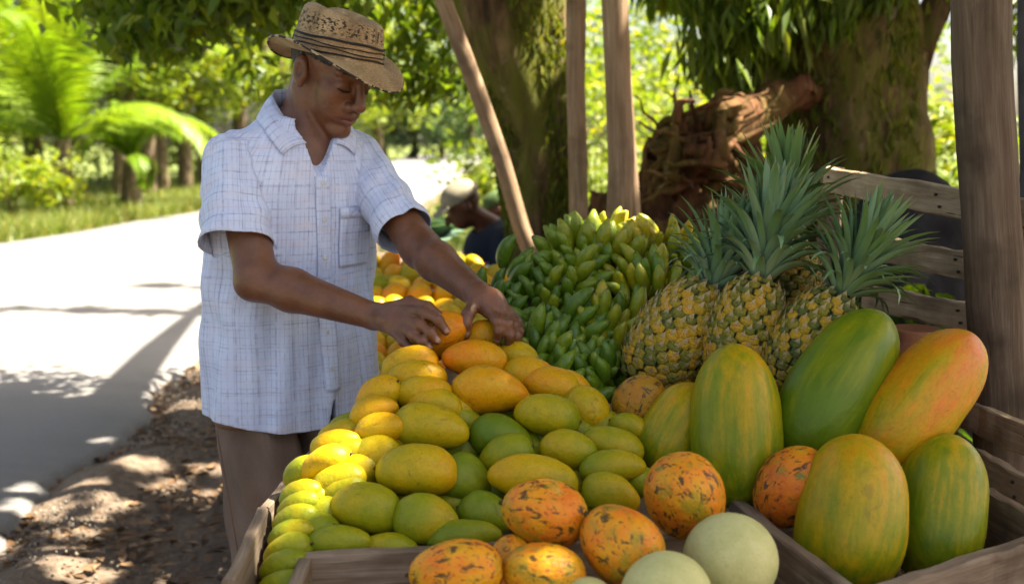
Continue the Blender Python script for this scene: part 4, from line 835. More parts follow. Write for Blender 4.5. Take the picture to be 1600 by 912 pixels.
pineapple(pt(1056, 528, 2.00), imaxis(52, -12), 100 * k0 * 1.03, 66 * k0, 'pineapple at the left leaning right, its pale blue green crown under the next', .165, 130, .05, 1, .55, .80, imaxis(66, -5))
pineapple(pt(1163, 520, 1.93), imaxis(70, -10), 92 * k0, 57 * k0, 'middle pineapple with the tallest blue green crown', .185, 150, .2, 2, .58, .74, imaxis(78, -5))
pineapple(pt(1264, 538, 1.86), imaxis(56, -5), 92 * k0, 54 * k0, 'right pineapple with a spiky dark crown leaning over the slats', .170, 140, .45, 3, .5, .80, imaxis(62, 0), .62)
pineapple(pt(1222, 440, 2.16), imaxis(82, -10), 78 * k0, 62 * k0, 'pineapple at the back whose green crown rises behind the others', .20, 90, .95, 4, .45, .85, imaxis(86, -5))

# ---------------------------------------------------------------- plantains
def finger_mesh(seed, bend):
    n = 9; v, f = [], []; x = z = 0; e = bend * .5; ring = 6; rad = [.22, .42, .92, 1.05, 1.08, 1.08, 1.05, .95, .62, .22]
    for i in range(n + 1):
        for k in range(ring): a = 2 * math.pi * k / ring; r = .126 * rad[i]; v.append((x - r * math.sin(a) * math.sin(e), r * math.cos(a), z + r * math.sin(a) * math.cos(e)))
        x += math.cos(e) / n; z += math.sin(e) / n; e -= bend / n
    for i in range(n):
        for k in range(ring): f.append((i * 6 + k, i * 6 + (k + 1) % 6, i * 6 + 6 + (k + 1) % 6, i * 6 + 6 + k))
    f.append(tuple(reversed(range(6)))); f.append(tuple(range(n * 6, n * 6 + 6))); return mk('plantain', v, f)
FG = [finger_mesh(i, b) for i, b in enumerate((.5, .8, 1.1))]
for m in FG: m.materials.append(MT['banana'])
KNOB = mk('stalk', *tube([(-.02, 0, -.03), (-.005, 0, .0), (.02, 0, .02)], [.018, .022, .012], 7)); KNOB.materials.append(plain('banana_stalk', (.08, .09, .02), .8))
def hand(p, ax, nf, L, ripe, label, seed, flip):
    t = thing('plantain_hand', label, 'plantains', tuple(p), 'hands of green plantains in the heap'); rg = random.Random(seed); fw = Vector(ax).normalized(); n = (-CF * .75 + CU * .6); n = (n - fw * n.dot(fw)).normalized(); sd = n.cross(fw); obj('stalk', KNOB, None, t, TRS(p, frame(fw, n), 1.1))
    for k in range(nf):
        row = k % 2; s = (k // 2) - (nf // 2 - 1) / 2 ; a = s * .20 + rg.uniform(-.06, .06); d = (fw * math.cos(a) + sd * math.sin(a) + n * (.10 + .34 * row + rg.uniform(-.1, .1))).normalized(); l = L * rg.uniform(.85, 1.12)
        obj('plantain', FG[rg.randrange(3)], None, t, TRS(p + sd * s * .030 + n * (.004 + .026 * row), frame(d, n * flip + sd * rg.uniform(-.3, .3)), (l, l * 1.22, l * 1.22)), color=(min(1, max(0, ripe + rg.uniform(-.16, .16))), 0, 0, 1))
sd_ = 0
spans = [(366, 890, 1050), (392, 868, 1100), (418, 838, 1108), (444, 796, 1085), (470, 788, 1030), (496, 792, 1000), (522, 800, 992), (548, 812, 988), (572, 828, 978), (594, 862, 968), (612, 890, 950)]
for ri, (py, x0, x1) in enumerate(spans):
    n_ = int(round((x1 - x0) / 33)); xs = [x0 + (x1 - x0) * (q + .5 * (ri % 2) * .8) / n_ for q in range(n_)]
    for ci, px in enumerate(xs):
        sd_ += 1; rg = random.Random(sd_ * 7); p = pplane(px + rg.uniform(-7, 7), py + rg.uniform(-6, 8), 2.0, .905, .42)
        rp = .16 + .30 * max(0, min(1, (px - 860) / 120)) + (.14 if py < 425 else 0); ang = rg.choice([75, 95, 110, 60, 130, 150, 40, 250, 280, 220, 310]) + rg.uniform(-18, 18)
        if ri < 2 and ang > 180: ang -= 180
        lab = ('%s plantain hand from left, %s row down in the green heap' % (ORD[ci], ORD[ri]))
        hand(p + Vector((0, -.02, -.02 - (.03 if ri == 0 else 0))), imaxis(ang, rg.uniform(-10, 50)), rg.choice([6, 8, 8]), rg.uniform(.078, .112), rp + rg.uniform(-.10, .16), lab, sd_, rg.choice([1, 1, -1]))
bk = thing('plantain_rack', 'sloping board rack buried under the green plantain heap', 'rack', (.3, 2.4, TZ))
for i in range(5): board('rack_board', pplane(860 + i * 58, 600, 2.0, .87, .42) + Vector((0, 0, -.06)), pplane(860 + i * 58, 600, 2.0, .87, .42) + Vector((.06, .55, .55 * .42 - .06)), .12, .015, MT['crate'], bk, up=(1, 0, 0), seed=80 + i)

# ---------------------------------------------------------------- far heap of yellow mangoes behind the man
fs = thing('far_stall', 'low wooden stall behind the man carrying the far yellow mango heap', 'stall', (-.1, 3.3, 0))
for i in range(5): board('slope_board', (-.62 + i * .16, 2.72, .66), (-.62 + i * .16, 4.1, .86), .15, .018, MT['crate'], fs, up=(1, 0, 0), seed=90 + i)
for (x, y, z) in ((-.6, 2.8, .64), (.05, 2.8, .64), (-.6, 4.2, .86), (.05, 4.2, .86)): board('leg', (x, y, -.03), (x, y, z), .06, .06, MT['post'], fs, up=(0, 1, 0), seed=97)
py = 604; ri = 0
frows = []
while py > 408: frows.append(py); py -= 17.5
for ri, py in enumerate(reversed(frows)):
    x0, x1 = 575, np.interp(py, [400, 430, 470, 520, 560, 605], [735, 790, 800, 760, 700, 640]); rg = random.Random(int(py)); px = x0 + rg.uniform(0, 14); ci = 0
    while px < x1:
        p = pplane(px, py, 2.75, .765, .165); k = axd(p) / FPX; s = rg.uniform(.045, .058); ripe = rg.choice([.55, .62, .7, .78, .5, .3, .85])
        mango(p, s, s * rg.uniform(.66, .8), rg.uniform(-40, 60), rg.uniform(-20, 40), ripe, '%s mango from the left in the %s row from the top of the far heap' % (ORD[ci], ORD[ri]), 'mangoes of the far heap', stem=False, var=.6); px += s * 1.55 / k; ci += 1
# produce beside the seated person
def leafy_bunch(label, c, r, seed, n=26):
    t = thing('leafy_greens', label, 'greens', tuple(c)); rg = random.Random(seed)
    for k in range(n):
        a = rg.uniform(0, 6.28); e = rg.uniform(.2, 1.5); d = Vector((math.cos(a) * math.cos(e), math.sin(a) * math.cos(e), math.sin(e))); s = d.cross(Vector((0, 0, 1))).normalized(); l = r * rg.uniform(.8, 1.3); v = []; nn = s.cross(d)
        for u, w in ((0, .06), (.3, .3), (.6, .45), (.85, .32), (1, .04)): v += [c + d * l * u + s * l * w + nn * l * .12 * w - Vector((0, 0, .25 * l * u * u)), c + d * l * u - Vector((0, 0, .25 * l * u * u)), c + d * l * u - s * l * w + nn * l * .12 * w - Vector((0, 0, .25 * l * u * u))]
        f = [(i * 3 + j, i * 3 + j + 1, i * 3 + j + 4, i * 3 + j + 3) for i in range(4) for j in (0, 1)]; me = mk('leaf', v, f); at = me.attributes.new('var', 'FLOAT', 'POINT'); at.data.foreach_set('value', [rg.random()] * len(v)); obj('leaf', me, MT['greens'], t)
leafy_bunch('bunch of blue green leafy vegetables in front of the seated person', pt(690, 372, 5.6), .13, 1)
leafy_bunch('smaller bunch of greens nearer the far mango heap', pt(655, 395, 4.9), .12, 2)
ps = thing('produce_stand', 'low stand behind the far mango heap carrying leafy vegetables', 'stand', (-.6, 5.3, 0))
for i in range(4): board('plank', (-.95, 4.75 + i * .27, .80), (-.12, 4.75 + i * .27, .80), .25, .02, MT['crate'], ps, up=(0, 1, 0), seed=120 + i)
for (x, y) in ((-.9, 4.75), (-.2, 4.75), (-.9, 5.5), (-.2, 5.5)): board('leg', (x, y, -.03), (x, y, .79), .05, .05, MT['post'], ps, up=(0, 1, 0), seed=130)
cc = pt(768, 428, 4.4); lump('cloth_bag', 'small pale cloth bag beside the far mango heap', 'bag', cc, .045, .04, .04, 'white_cloth', 8, .14)
lump('cloth_bundle', 'dark round bundle behind the pale cloth bag', 'bundle', pt(765, 445, 4.2), .06, .05, .05, 'brown_cloth', 9, .12)

# ================================================================ PEOPLE
class Field:
    def __init__(s, lo, hi, h):
        s.lo, s.h = np.array(lo, float), h; s.n = np.ceil((np.array(hi) - s.lo) / h).astype(int) + 1; s.D = np.full(s.n, .09, np.float32)
        s.ax = [s.lo[i] + np.arange(s.n[i]) * h for i in range(3)]
    def cut(s, lo, hi):
        a = np.clip(np.floor((np.array(lo) - s.lo) / s.h).astype(int), 0, s.n); b = np.clip(np.ceil((np.array(hi) - s.lo) / s.h).astype(int) + 1, 0, s.n)
        sl = tuple(slice(a[i], b[i]) for i in range(3)); X, Y, Z = np.meshgrid(*[s.ax[i][sl[i]] for i in range(3)], indexing='ij'); return sl, np.stack([X, Y, Z], -1)
    def comb(s, sl, d, k, op):
        A = s.D[sl]
        if op == 'u': h = np.clip(.5 + .5 * (A - d) / k, 0, 1); s.D[sl] = A * (1 - h) + d * h - k * h * (1 - h)
        elif op == 's': d = -d; h = np.clip(.5 - .5 * (A - d) / k, 0, 1); s.D[sl] = A * (1 - h) + d * h + k * h * (1 - h)
    def cone(s, a, b, ra, rb, k=.012, op='u', sq=None):
        a, b = np.array(a, float), np.array(b, float); m = max(ra, rb) + k + .03; sl, P = s.cut(np.minimum(a, b) - m, np.maximum(a, b) + m)
        if 0 in P.shape: return
        ba = b - a; t = np.clip(((P - a) @ ba) / (ba @ ba), 0, 1); d = np.linalg.norm(P - a - t[..., None] * ba, axis=-1) - (ra + t * (rb - ra)); s.comb(sl, d, k, op)
    def chain(s, pts, rad, k=.01):
        for i in range(len(pts) - 1): s.cone(pts[i], pts[i + 1], rad[i], rad[i + 1], k)
    def ell(s, c, rad, rot=None, k=.012, op='u'):
        c, rad = np.array(c, float), np.array(rad, float); m = rad.max() + k + .03; sl, P = s.cut(c - m, c + m)
        if 0 in P.shape: return
        q = P - c
        if rot is not None: q = q @ np.array(rot)     # columns = axes
        k0 = np.linalg.norm(q / rad, axis=-1); k1 = np.linalg.norm(q / rad ** 2, axis=-1) + 1e-6; s.comb(sl, k0 * (k0 - 1) / k1, k, op)
    def fn(s, f, lo, hi, k=.012, op='u'):
        sl, P = s.cut(lo, hi); s.comb(sl, f(P), k(P) if callable(k) else k, op)
    def mesh(s):
        D = s.D; S = D < 0; n = np.array(D.shape) - 1; cnt = np.zeros(n, np.uint8); offs = [(i, j, k) for i in (0, 1) for j in (0, 1) for k in (0, 1)]
        for (i, j, k) in offs: cnt += S[i:i + n[0], j:j + n[1], k:k + n[2]]
        idx = np.argwhere((cnt > 0) & (cnt < 8)); vals = np.stack([D[idx[:, 0] + i, idx[:, 1] + j, idx[:, 2] + k] for (i, j, k) in offs], 1); O = np.array(offs, float)
        acc = np.zeros((len(idx), 3)); num = np.zeros(len(idx))
        for a in range(8):
            for b in range(a + 1, 8):
                if np.abs(O[a] - O[b]).sum() == 1:
                    m = (vals[:, a] < 0) != (vals[:, b] < 0); t = vals[m, a] / (vals[m, a] - vals[m, b]); acc[m] += O[a] + t[:, None] * (O[b] - O[a]); num[m] += 1
        V = s.lo + (idx + acc / num[:, None]) * s.h; cid = np.full(n, -1, np.int64); cid[tuple(idx.T)] = np.arange(len(idx)); F = []
        for ax in range(3):
            u, w = (ax + 1) % 3, (ax + 2) % 3; sl0 = [slice(None)] * 3; sl1 = [slice(None)] * 3; sl0[ax] = slice(0, -1); sl1[ax] = slice(1, None); A, B = S[tuple(sl0)], S[tuple(sl1)]; e = np.argwhere(A != B); e = e[(e[:, u] > 0) & (e[:, w] > 0) & (e[:, u] < n[u]) & (e[:, w] < n[w])]
            ins = A[tuple(e.T)]; q = []
            for (du, dw) in ((-1, -1), (0, -1), (0, 0), (-1, 0)): c = e.copy(); c[:, u] += du; c[:, w] += dw; q.append(cid[tuple(c.T)])
            q = np.stack(q, 1); q[~ins] = q[~ins][:, ::-1]; F.append(q)
        F = np.concatenate(F); return V, F[(F >= 0).all(1)]

PSI = R(35); TF = np.array([math.sin(PSI), -math.cos(PSI), 0]); TL = np.array([math.cos(PSI), math.sin(PSI), 0])   # chest forward, his left
ZK = [.60, .72, .80, .95, 1.05, 1.15, 1.25, 1.33, 1.39, 1.435, 1.475, 1.51, 1.55]
AK = [.222, .220, .218, .212, .207, .204, .202, .194, .176, .144, .098, .03, .01]
BK = [.153, .152, .150, .145, .140, .138, .136, .130, .118, .103, .082, .03, .01]
CX = lambda z: np.interp(z, [.6, 1.05, 1.3, 1.45, 1.55], [-.522, -.520, -.502, -.485, -.475]); CY = lambda z: np.interp(z, [.6, 1.05, 1.3, 1.45], [2.335, 2.32, 2.305, 2.30])
def tuv(P):
    z = P[..., 2]; dx, dy = P[..., 0] - CX(z), P[..., 1] - CY(z); return dx * TL[0] + dy * TL[1], dx * TF[0] + dy * TF[1], z
def torso(P, off=0., folds=1.):
    u, v, z = tuv(P); a, b = np.maximum(np.interp(z, ZK, AK) + off, .006), np.maximum(np.interp(z, ZK, BK) + off, .006); k = np.sqrt((u / a) ** 2 + (v / b) ** 2); d = (k - 1) * np.minimum(a, b) * (.55 + .45 * np.clip(k, 0, 2)) 
    if folds:
        th = np.arctan2(u, v); low = np.clip((1.30 - z) / .3, 0, 1)
        d = d - folds * (.0045 * low * np.sin(9 * th + 3 * np.sin(4 * z) + .5) + .0030 * np.sin(17 * th - 9 * z) * low + .0035 * np.sin(38 * z + 6 * th) * np.exp(-((z - 1.08) / .12) ** 2) + .005 * np.sin(30 * (z + .9 * u) + 2) * np.exp(-(((u + .13) / .08) ** 2 + ((z - 1.28) / .10) ** 2)) + .004 * np.sin(26 * (z - .8 * u) + 1) * np.exp(-(((u - .10) / .07) ** 2 + ((z - 1.27) / .09) ** 2)))
    return d
npv = lambda v: np.array(v, float)
SHR = npv((CX(1.41), CY(1.41), 1.385)) - TL * .152; SHL = npv((CX(1.41), CY(1.41), 1.385)) + TL * .150
ELR, WRR = npv(pt(402, 436, 2.10)), npv(pt(585, 494, 2.03)); ELL, WRL = npv(pt(657, 388, 2.19)), npv(pt(746, 460, 2.0))
SLR, SLL = npv(pt(369, 384, 2.13)), SHL + (ELL - SHL) * .80 + npv((-.004, 0, -.006))
nrm_ = lambda v: v / np.linalg.norm(v)
SNR, SNL = nrm_(nrm_(SLR - SHR) + npv((-.02, -.10, -.12))), nrm_(SLL - SHL)
# head frame
YW, PT_ = R(53), R(28); HF = npv((math.sin(YW) * math.cos(PT_), -math.cos(YW) * math.cos(PT_), -math.sin(PT_))); HR = npv((-math.cos(YW), -math.sin(YW), 0)); HU = np.cross(HR, HF); HC = npv(pt(519, 111, 2.27))
HROT = np.stack([HR, HF, HU], 1); HS = 1.0
def hp(x, y, z): return HC + (HR * x + HF * y + HU * z) * HS
NECK = npv((CX(1.5), CY(1.5) + .0, 1.42))
def build_body():
    F = Field((-.84, 1.84, -.01), (.05, 2.60, 1.76), .0042)
    F.fn(lambda P: torso(P, -.024, 0), (-.8, 2.0, .78), (-.2, 2.6, 1.52), .01)
    for h, kn, an, s in ((npv((-.590, 2.272, .84)), npv((-.565, 2.245, .47)), npv((-.55, 2.29, .09)), 1), (npv((-.455, 2.355, .84)), npv((-.405, 2.325, .47)), npv((-.40, 2.38, .09)), -1)):
        F.cone(h, kn, .072, .058, .02); F.cone(kn, an, .055, .04, .02); F.cone(an, an + npv((.07, -.10, -.055)), .035, .03, .02)
    # neck
    F.cone(hp(0, -.028, -.05), NECK, .047, .052, .03); F.cone(hp(0, -.058, -.035), npv(pt(462, 222, 2.305)), .040, .048, .03); F.cone(hp(.05, -.03, -.05), NECK + TF * .055 - TL * .012 + npv((0, 0, .0)), .017, .014, .02); F.cone(hp(-.05, -.03, -.05), NECK + TF * .055 + TL * .012, .017, .014, .02)
    # head
    E = lambda c, r, k=.012, op='u': F.ell(hp(*c), r, HROT, k, op)
    C = lambda a, b, ra, rb, k=.01, op='u': F.cone(hp(*a), hp(*b), ra, rb, k, op)
    E((0, -.018, .035), (.073, .097, .086)); E((0, .022, -.025), (.052, .070, .083), .018)
    for s in (-1, 1):
        C((s * .040, -.002, -.062), (s * .014, .070, -.110), .017, .015, .015); C((s * .049, -.010, -.01), (s * .040, -.002, -.064), .016, .016, .018)
        E((s * .040, .053, -.024), (.019, .024, .020), .026); E((s * .030, .055, -.060), (.022, .026, .028), .025); C((s * .010, .086, .024), (s * .045, .068, .026), .011, .010, .012)
        E((s * .033, .097, .003), (.017, .014, .012), .010, 's'); E((s * .032, .0745, .002), (.0165, .0145, .0135), .004)
        C((s * .020, .0885, -.0045), (s * .045, .0775, -.0055), .0028, .0026, .003)      # lower edge of the lid
        E((s * .0165, .099, -.040), (.0115, .012, .0095), .006); E((s * .010, .106, -.048), (.0045, .006, .004), .003, 's')
        C((s * .021, .097, -.046), (s * .033, .084, -.070), .0022, .0015, .004, 's')
        # ear
        er = HROT @ np.array([[1, 0, 0], [0, math.cos(.25), -math.sin(.25)], [0, math.sin(.25), math.cos(.25)]]); F.ell(hp(s * .079, -.012, -.008), (.013, .021, .034), er, .005); F.ell(hp(s * .096, -.006, -.006), (.014, .011, .021), er, .002, 's'); F.ell(hp(s * .078, .006, -.012), (.006, .006, .008), er, .004); F.ell(hp(s * .080, .0, -.034), (.006, .009, .010), er, .006)
    C((0, .089, .014), (0, .113, -.028), .0095, .0115, .008); E((0, .1135, -.034), (.0135, .0125, .0115), .008)
    E((0, .080, -.066), (.033, .020, .024), .018)
    C((-.021, .0905, -.066), (0, .0985, -.0635), .0055, .0075, .005); C((.021, .0905, -.066), (0, .0985, -.0635), .0055, .0075, .005); C((-.018, .089, -.0765), (0, .0965, -.0785), .006, .0085, .005); C((.018, .089, -.0765), (0, .0965, -.0785), .006, .0085, .005)
    C((-.028, .088, -.0715), (0, .1045, -.0715), .0022, .0026, .003, 's'); C((.028, .088, -.0715), (0, .1045, -.0715), .0022, .0026, .003, 's')
    C((-.014, .092, -.090), (.014, .092, -.090), .004, .004, .008, 's'); E((0, .082, -.106), (.024, .018, .017), .015)
    # arms
    F.cone(SHR, ELR, .047, .045, .02); F.cone(ELR, ELR + (WRR - ELR) * .3, .043, .0455, .02); F.cone(ELR + (WRR - ELR) * .3, WRR, .0455, .0275, .015); F.cone(ELR + npv((-.012, .0, -.008)), ELR + npv((-.016, 0, -.012)), .036, .03, .015)
    F.cone(SHL, ELL, .046, .043, .02); F.cone(ELL, ELL + (WRL - ELL) * .3, .042, .043, .02); F.cone(ELL + (WRL - ELL) * .3, WRL, .043, .0275, .015)
    tips = []
    def hand(W, digits, knr, palm, tr=.0092):
        W = npv(W)
        for d in digits[:4]: F.cone(W, npv(d[0]), .021, .0125, .012)
        F.ell(npv(palm[0]), palm[1], palm[2], .012)
        F.cone(W, npv(digits[4][0]), .020, .0145, .014)
        for j, d in enumerate(digits):
            r = [.0118, .0108, .0100, .0088] if j != 4 else [.0145, .0125, .0118, .0098]
            if j == 3: r = [q * .88 for q in r]
            d = [npv(q) for q in d]; F.chain(d, r, .0035); F.ell(d[1], (r[1] * 1.10,) * 3, None, .004); F.ell(d[2], (r[2] * 1.06,) * 3, None, .004); tips.append((d[-1], d[-1] - d[-2], r[-1]))
    q = lambda L: [pt(*p) for p in L]
    RD = [q([(628, 486, 1.965), (661, 487, 1.925), (685, 500, 1.905), (697, 517, 1.903)]), q([(630, 499, 1.955), (656, 507, 1.908), (673, 519, 1.892), (683, 532, 1.890)]), q([(625, 509, 1.952), (645, 522, 1.908), (660, 533, 1.893), (670, 543, 1.893)]), q([(614, 516, 1.955), (630, 533, 1.925), (643, 545, 1.913), (653, 553, 1.912)]), q([(612, 482, 2.0), (640, 472, 1.975), (668, 480, 1.950), (690, 497, 1.935)])]
    pc = pt(612, 498, 1.985); pdv = (pt(635, 500, 1.955) - pt(588, 494, 2.03)).normalized(); M = np.array(frame(pdv, CU)); hand(WRR, RD, .0, (pc, (.045, .030, .020), M))
    LD = [q([(768, 487, 1.945), (778, 503, 1.915), (780, 517, 1.913), (778, 530, 1.922)]), q([(781, 488, 1.948), (793, 506, 1.920), (797, 524, 1.918), (795, 541, 1.927)]), q([(790, 489, 1.960), (803, 508, 1.942), (807, 526, 1.940), (803, 543, 1.947)]), q([(794, 486, 1.98), (808, 503, 1.97), (812, 518, 1.968), (809, 531, 1.97)]), q([(742, 474, 1.975), (732, 490, 1.950), (727, 506, 1.940), (728, 521, 1.942)])]
    pc = pt(768, 474, 1.968); pdv = (pt(785, 488, 1.95) - pt(746, 462, 2.0)).normalized(); M = np.array(frame(pdv, CU)); hand(WRL, LD, .0, (pc, (.042, .020, .032), M))
    V, Q = F.mesh(); lip = np.zeros(len(V)); dark = np.zeros(len(V)); nail = np.zeros(len(V)); L = (V - HC) @ HROT
    lip = np.clip(1.4 - np.hypot((L[:, 0]) / .024, (L[:, 2] + .071) / .012), 0, 1) * (L[:, 1] > .08)
    dark = np.clip(1 - np.hypot((np.abs(L[:, 0]) - .033) / .018, (L[:, 2] + .0075) / .0030), 0, 1) * (L[:, 1] > .06); dark = np.maximum(dark, .8 * (np.abs(L[:, 2] + .0715) < .0013) * (np.abs(L[:, 0]) < .024) * (L[:, 1] > .085))
    mus = np.clip(1 - np.hypot(L[:, 0] / .026, (L[:, 2] + .055) / .006), 0, 1) * (L[:, 1] > .08) * .35; dark = np.maximum(dark, mus)
    for (p, d, r) in tips:
        d = d / np.linalg.norm(d); up = npv(-CF) * .75 + npv(CU) * .7; up = up - d * (up @ d); up /= np.linalg.norm(up); c = p + up * r * .95 + d * r * .15; e = V - c; nail = np.maximum(nail, (np.linalg.norm(e, axis=1) < r * .72).astype(float))
    return mknp('body', V, Q, True, {'lip': lip, 'dark': dark, 'nail': nail})
man = thing('person', 'man in straw hat and checked white shirt arranging mangoes at the stall', 'person', (-.50, 2.31, 0))
obj('body', build_body(), MT['skin'], man)

# --- shirt
def sleeve_d(P, a, b, ra, rb, ph, cutp, cutn):
    ba = b - a; L2 = ba @ ba; t = np.clip(((P - a) @ ba) / L2, 0, 1.); q = P - a - t[..., None] * ba; ang = np.arctan2(q[..., 2] * .4 + q[..., 1], q[..., 0])
    d = np.linalg.norm(q, axis=-1) - (ra + t * (rb - ra)) - .0035 * np.sin(24 * t + 2 * ang + ph) * np.clip(t * 2, 0, 1) - .004 * np.sin(4 * ang + ph + 3 * t)
    return np.maximum(d, (P - cutp) @ cutn)
def shirt_field():
    F = Field((-.86, 1.98, .66), (-.10, 2.62, 1.58), .0055)
    F.fn(lambda P: torso(P), (-.86, 1.98, .66), (-.10, 2.62, 1.56), .004)
    F.fn(lambda P: sleeve_d(P, SHR, SLR + (SLR - SHR) * .25, .062, .086, 1., SLR, SNR), (-.86, 1.98, 1.05), (-.45, 2.4, 1.55), lambda P: np.interp(((P - SHR) @ (SLR - SHR)) / ((SLR - SHR) @ (SLR - SHR)), [.15, .5], [.035, .002]))
    F.fn(lambda P: sleeve_d(P, SHL, SLL + (SLL - SHL) * .25, .062, .067, 2., SLL, SNL), (-.5, 2.1, 1.05), (-.10, 2.62, 1.55), lambda P: np.interp(((P - SHL) @ (SLL - SHL)) / ((SLL - SHL) @ (SLL - SHL)), [.15, .5], [.035, .002]))
    # neck opening and V
    F.cone(NECK + npv((0, 0, .045)) + TF * .012, NECK + npv((0, 0, .2)), .068, .10, .006, 's')
    vb = npv((CX(1.37), CY(1.37), 1.340)) + TF * .128; F.cone(vb, NECK + TF * .075 + npv((0, 0, .03)), .0005, .048, .004, 's')
    # open front vent below the last button
    F.fn(lambda P: np.abs(tuv(P)[0] - .034 - (P[..., 2] - .84) * .08) - np.clip((.855 - P[..., 2]) * .16, -.02, .02), (-.7, 2.0, .66), (-.2, 2.35, .88), .003, 's')
    return F
def shirt_uv(V):
    u, v, z = tuv(V); th = np.arctan2(u, v); uv = np.stack([th * .185, z, 0 * z], 1)
    for a, b, ra in ((SHR, SLR, .085), (SHL, SLL, .072)):
        ba = b - a; L = np.linalg.norm(ba); d = ba / L; t = (V - a) @ d; q = V - a - t[:, None] * d; e1 = np.cross(d, npv((0, 1, 0))); e1 /= np.linalg.norm(e1); e2 = np.cross(d, e1); m = (np.linalg.norm(q, axis=1) - .085 < torso(V, 0, 0) * .9 - .002) & (t > -.02) & (torso(V, 0, 0) > .006)
        uv[m] = np.stack([np.arctan2(q @ e2, q @ e1) * ra + .007, t, 0 * t], 1)[m]
    return uv
def build_shirt():
    V, Q = shirt_field().mesh(); hem = lambda P: .775 + .028 * np.clip(np.abs(tuv(P)[0]) / .2, 0, 1.2) ** 2 + .006 * np.sin(9 * tuv(P)[0]) - .02 * np.clip(tuv(P)[0] + .05, -1, 0); hz = hem(V)
    bm = bmesh.new(); vs_ = [bm.verts.new(p - npv((0, 0, h))) for p, h in zip(V, hz)]
    for q in Q: bm.faces.new([vs_[i] for i in q])
    bmesh.ops.bisect_plane(bm, geom=bm.verts[:] + bm.edges[:] + bm.faces[:], plane_co=(0, 0, 0), plane_no=(0, 0, -1), clear_outer=True)
    bm.verts.ensure_lookup_table(); cur = np.array([v.co for v in bm.verts]); hz2 = np.array([hem(c[None] + npv((0, 0, .78)))[0] for c in cur])
    for v, h in zip(bm.verts, hz2): v.co.z += h
    far_ = npv((0, 0, -9.))
    for b, d, slv in ((SLR - SNR * .004, SNR, lambda p: sleeve_d(p[None], SHR, SLR + (SLR - SHR) * .25, .062, .086, 1., p + SNR, SNR)[0]), (SLL - SNL * .004, SNL, lambda p: sleeve_d(p[None], SHL, SLL + (SLL - SHL) * .25, .062, .067, 2., p + SNL, SNL)[0])):
        fs_ = [f for f in bm.faces if (npv(f.calc_center_median()) - b) @ d > -.02 and np.linalg.norm(npv(f.calc_center_median()) - b) < .17 and torso(npv(f.calc_center_median())[None])[0] > .004]; g_ = set(fs_)
        for f in fs_: g_.update(f.edges); g_.update(f.verts)
        bmesh.ops.bisect_plane(bm, geom=list(g_), plane_co=tuple(b), plane_no=tuple(d), clear_outer=True); bm.normal_update()
        cap_ = [f for f in bm.faces if abs((npv(f.calc_center_median()) - b) @ d) < .009 and np.linalg.norm(npv(f.calc_center_median()) - b) < .15 and slv(npv(f.calc_center_median())) < -.002 and npv(f.normal) @ d > .75]
        bmesh.ops.delete(bm, geom=cap_, context='FACES')
    me = bpy.data.meshes.new('shirt'); bm.to_mesh(me); bm.free(); me.polygons.foreach_set('use_smooth', [True] * len(me.polygons)); c = np.zeros(len(me.vertices) * 3, np.float32); me.vertices.foreach_get('co', c); c = c.reshape(-1, 3).astype(float)
    at = me.attributes.new('puv', 'FLOAT_VECTOR', 'POINT'); at.data.foreach_set('vector', shirt_uv(c).astype(np.float32).ravel()); return me
shirt = obj('shirt', build_shirt(), MT['shirt'], man)
sm = shirt.modifiers.new('thickness', 'SOLIDIFY'); sm.thickness = .0028; sm.offset = -1
def lining():                                # the side of the shirt seen through the open sleeves
    F = Field((-.80, 2.0, 1.02), (-.18, 2.60, 1.46), .0065); F.fn(lambda P: torso(P, -.002), (-.80, 2.0, 1.02), (-.18, 2.60, 1.46), .002); V, Q = F.mesh(); c = V[Q].mean(1)
    a = sleeve_d(c, SHR, SLR + (SLR - SHR) * .25, .062, .086, 1., npv((0, 0, 9)), npv((0, 0, 1.))); b = sleeve_d(c, SHL, SLL + (SLL - SHL) * .25, .062, .067, 2., npv((0, 0, 9)), npv((0, 0, 1.)))
    Q = Q[((a < .008) | (b < .008)) & (c[:, 2] > 1.03) & (c[:, 2] < 1.45)]; return mknp('side_panel', V, Q, True, {'puv': shirt_uv(V)})
obj('side_panel', lining(), MT['shirt'], shirt)
def onshirt(u, z, off=.003):
    a, b = np.interp(z, ZK, AK), np.interp(z, ZK, BK); v = b * math.sqrt(max(0, 1 - (u / a) ** 2)) + .03; p = lambda vv: npv((CX(z), CY(z), z)) + TL * u + TF * vv
    for _ in range(12): v -= (float(torso(p(v)[None])[0]) - off) * .8
    return p(v)
def sheet(name, grid, parent, mat='shirt', th=.003, uvoff=(0, 0), uvs=None):
    n, m = len(grid), len(grid[0]); v = np.array([p for r in grid for p in r]); idx = np.arange(n * m).reshape(n, m); f = np.stack([idx[:-1, :-1], idx[:-1, 1:], idx[1:, 1:], idx[1:, :-1]], -1).reshape(-1, 4)
    uv = shirt_uv(v) if uvs is None else np.array(uvs); me = mknp(name, v, f, True, {'puv': uv + npv((*uvoff, 0))}); o = obj(name, me, MT[mat], parent); s_ = o.modifiers.new('thickness', 'SOLIDIFY'); s_.thickness = th; s_.offset = 0; return o
pu = lambda z: .006 + .030 * (1.37 - z) / .6
plk = sheet('placket', [[onshirt(pu(z) + w, z, .0035 + (.001 if abs(w) < .012 else 0)) for w in (-.017, -.013, -.005, .005, .013, .017)] for z in np.linspace(1.350, .862, 60)], shirt, uvoff=(.004, .006))
for z in (1.335, 1.255, 1.17, 1.085, 1.0, .915):
    c = onshirt(pu(z), z, .0065); v, f = lathe_x([(-.0016, 0), (-.0016, .0056), (.0008, .0060), (.0016, .005), (.0008, .003), (.0008, 0)], 14); obj('button', mk('button', v, f), MT['button'], shirt, TRS(Vector(c), frame(Vector(TF), (0, 0, 1)), 1))
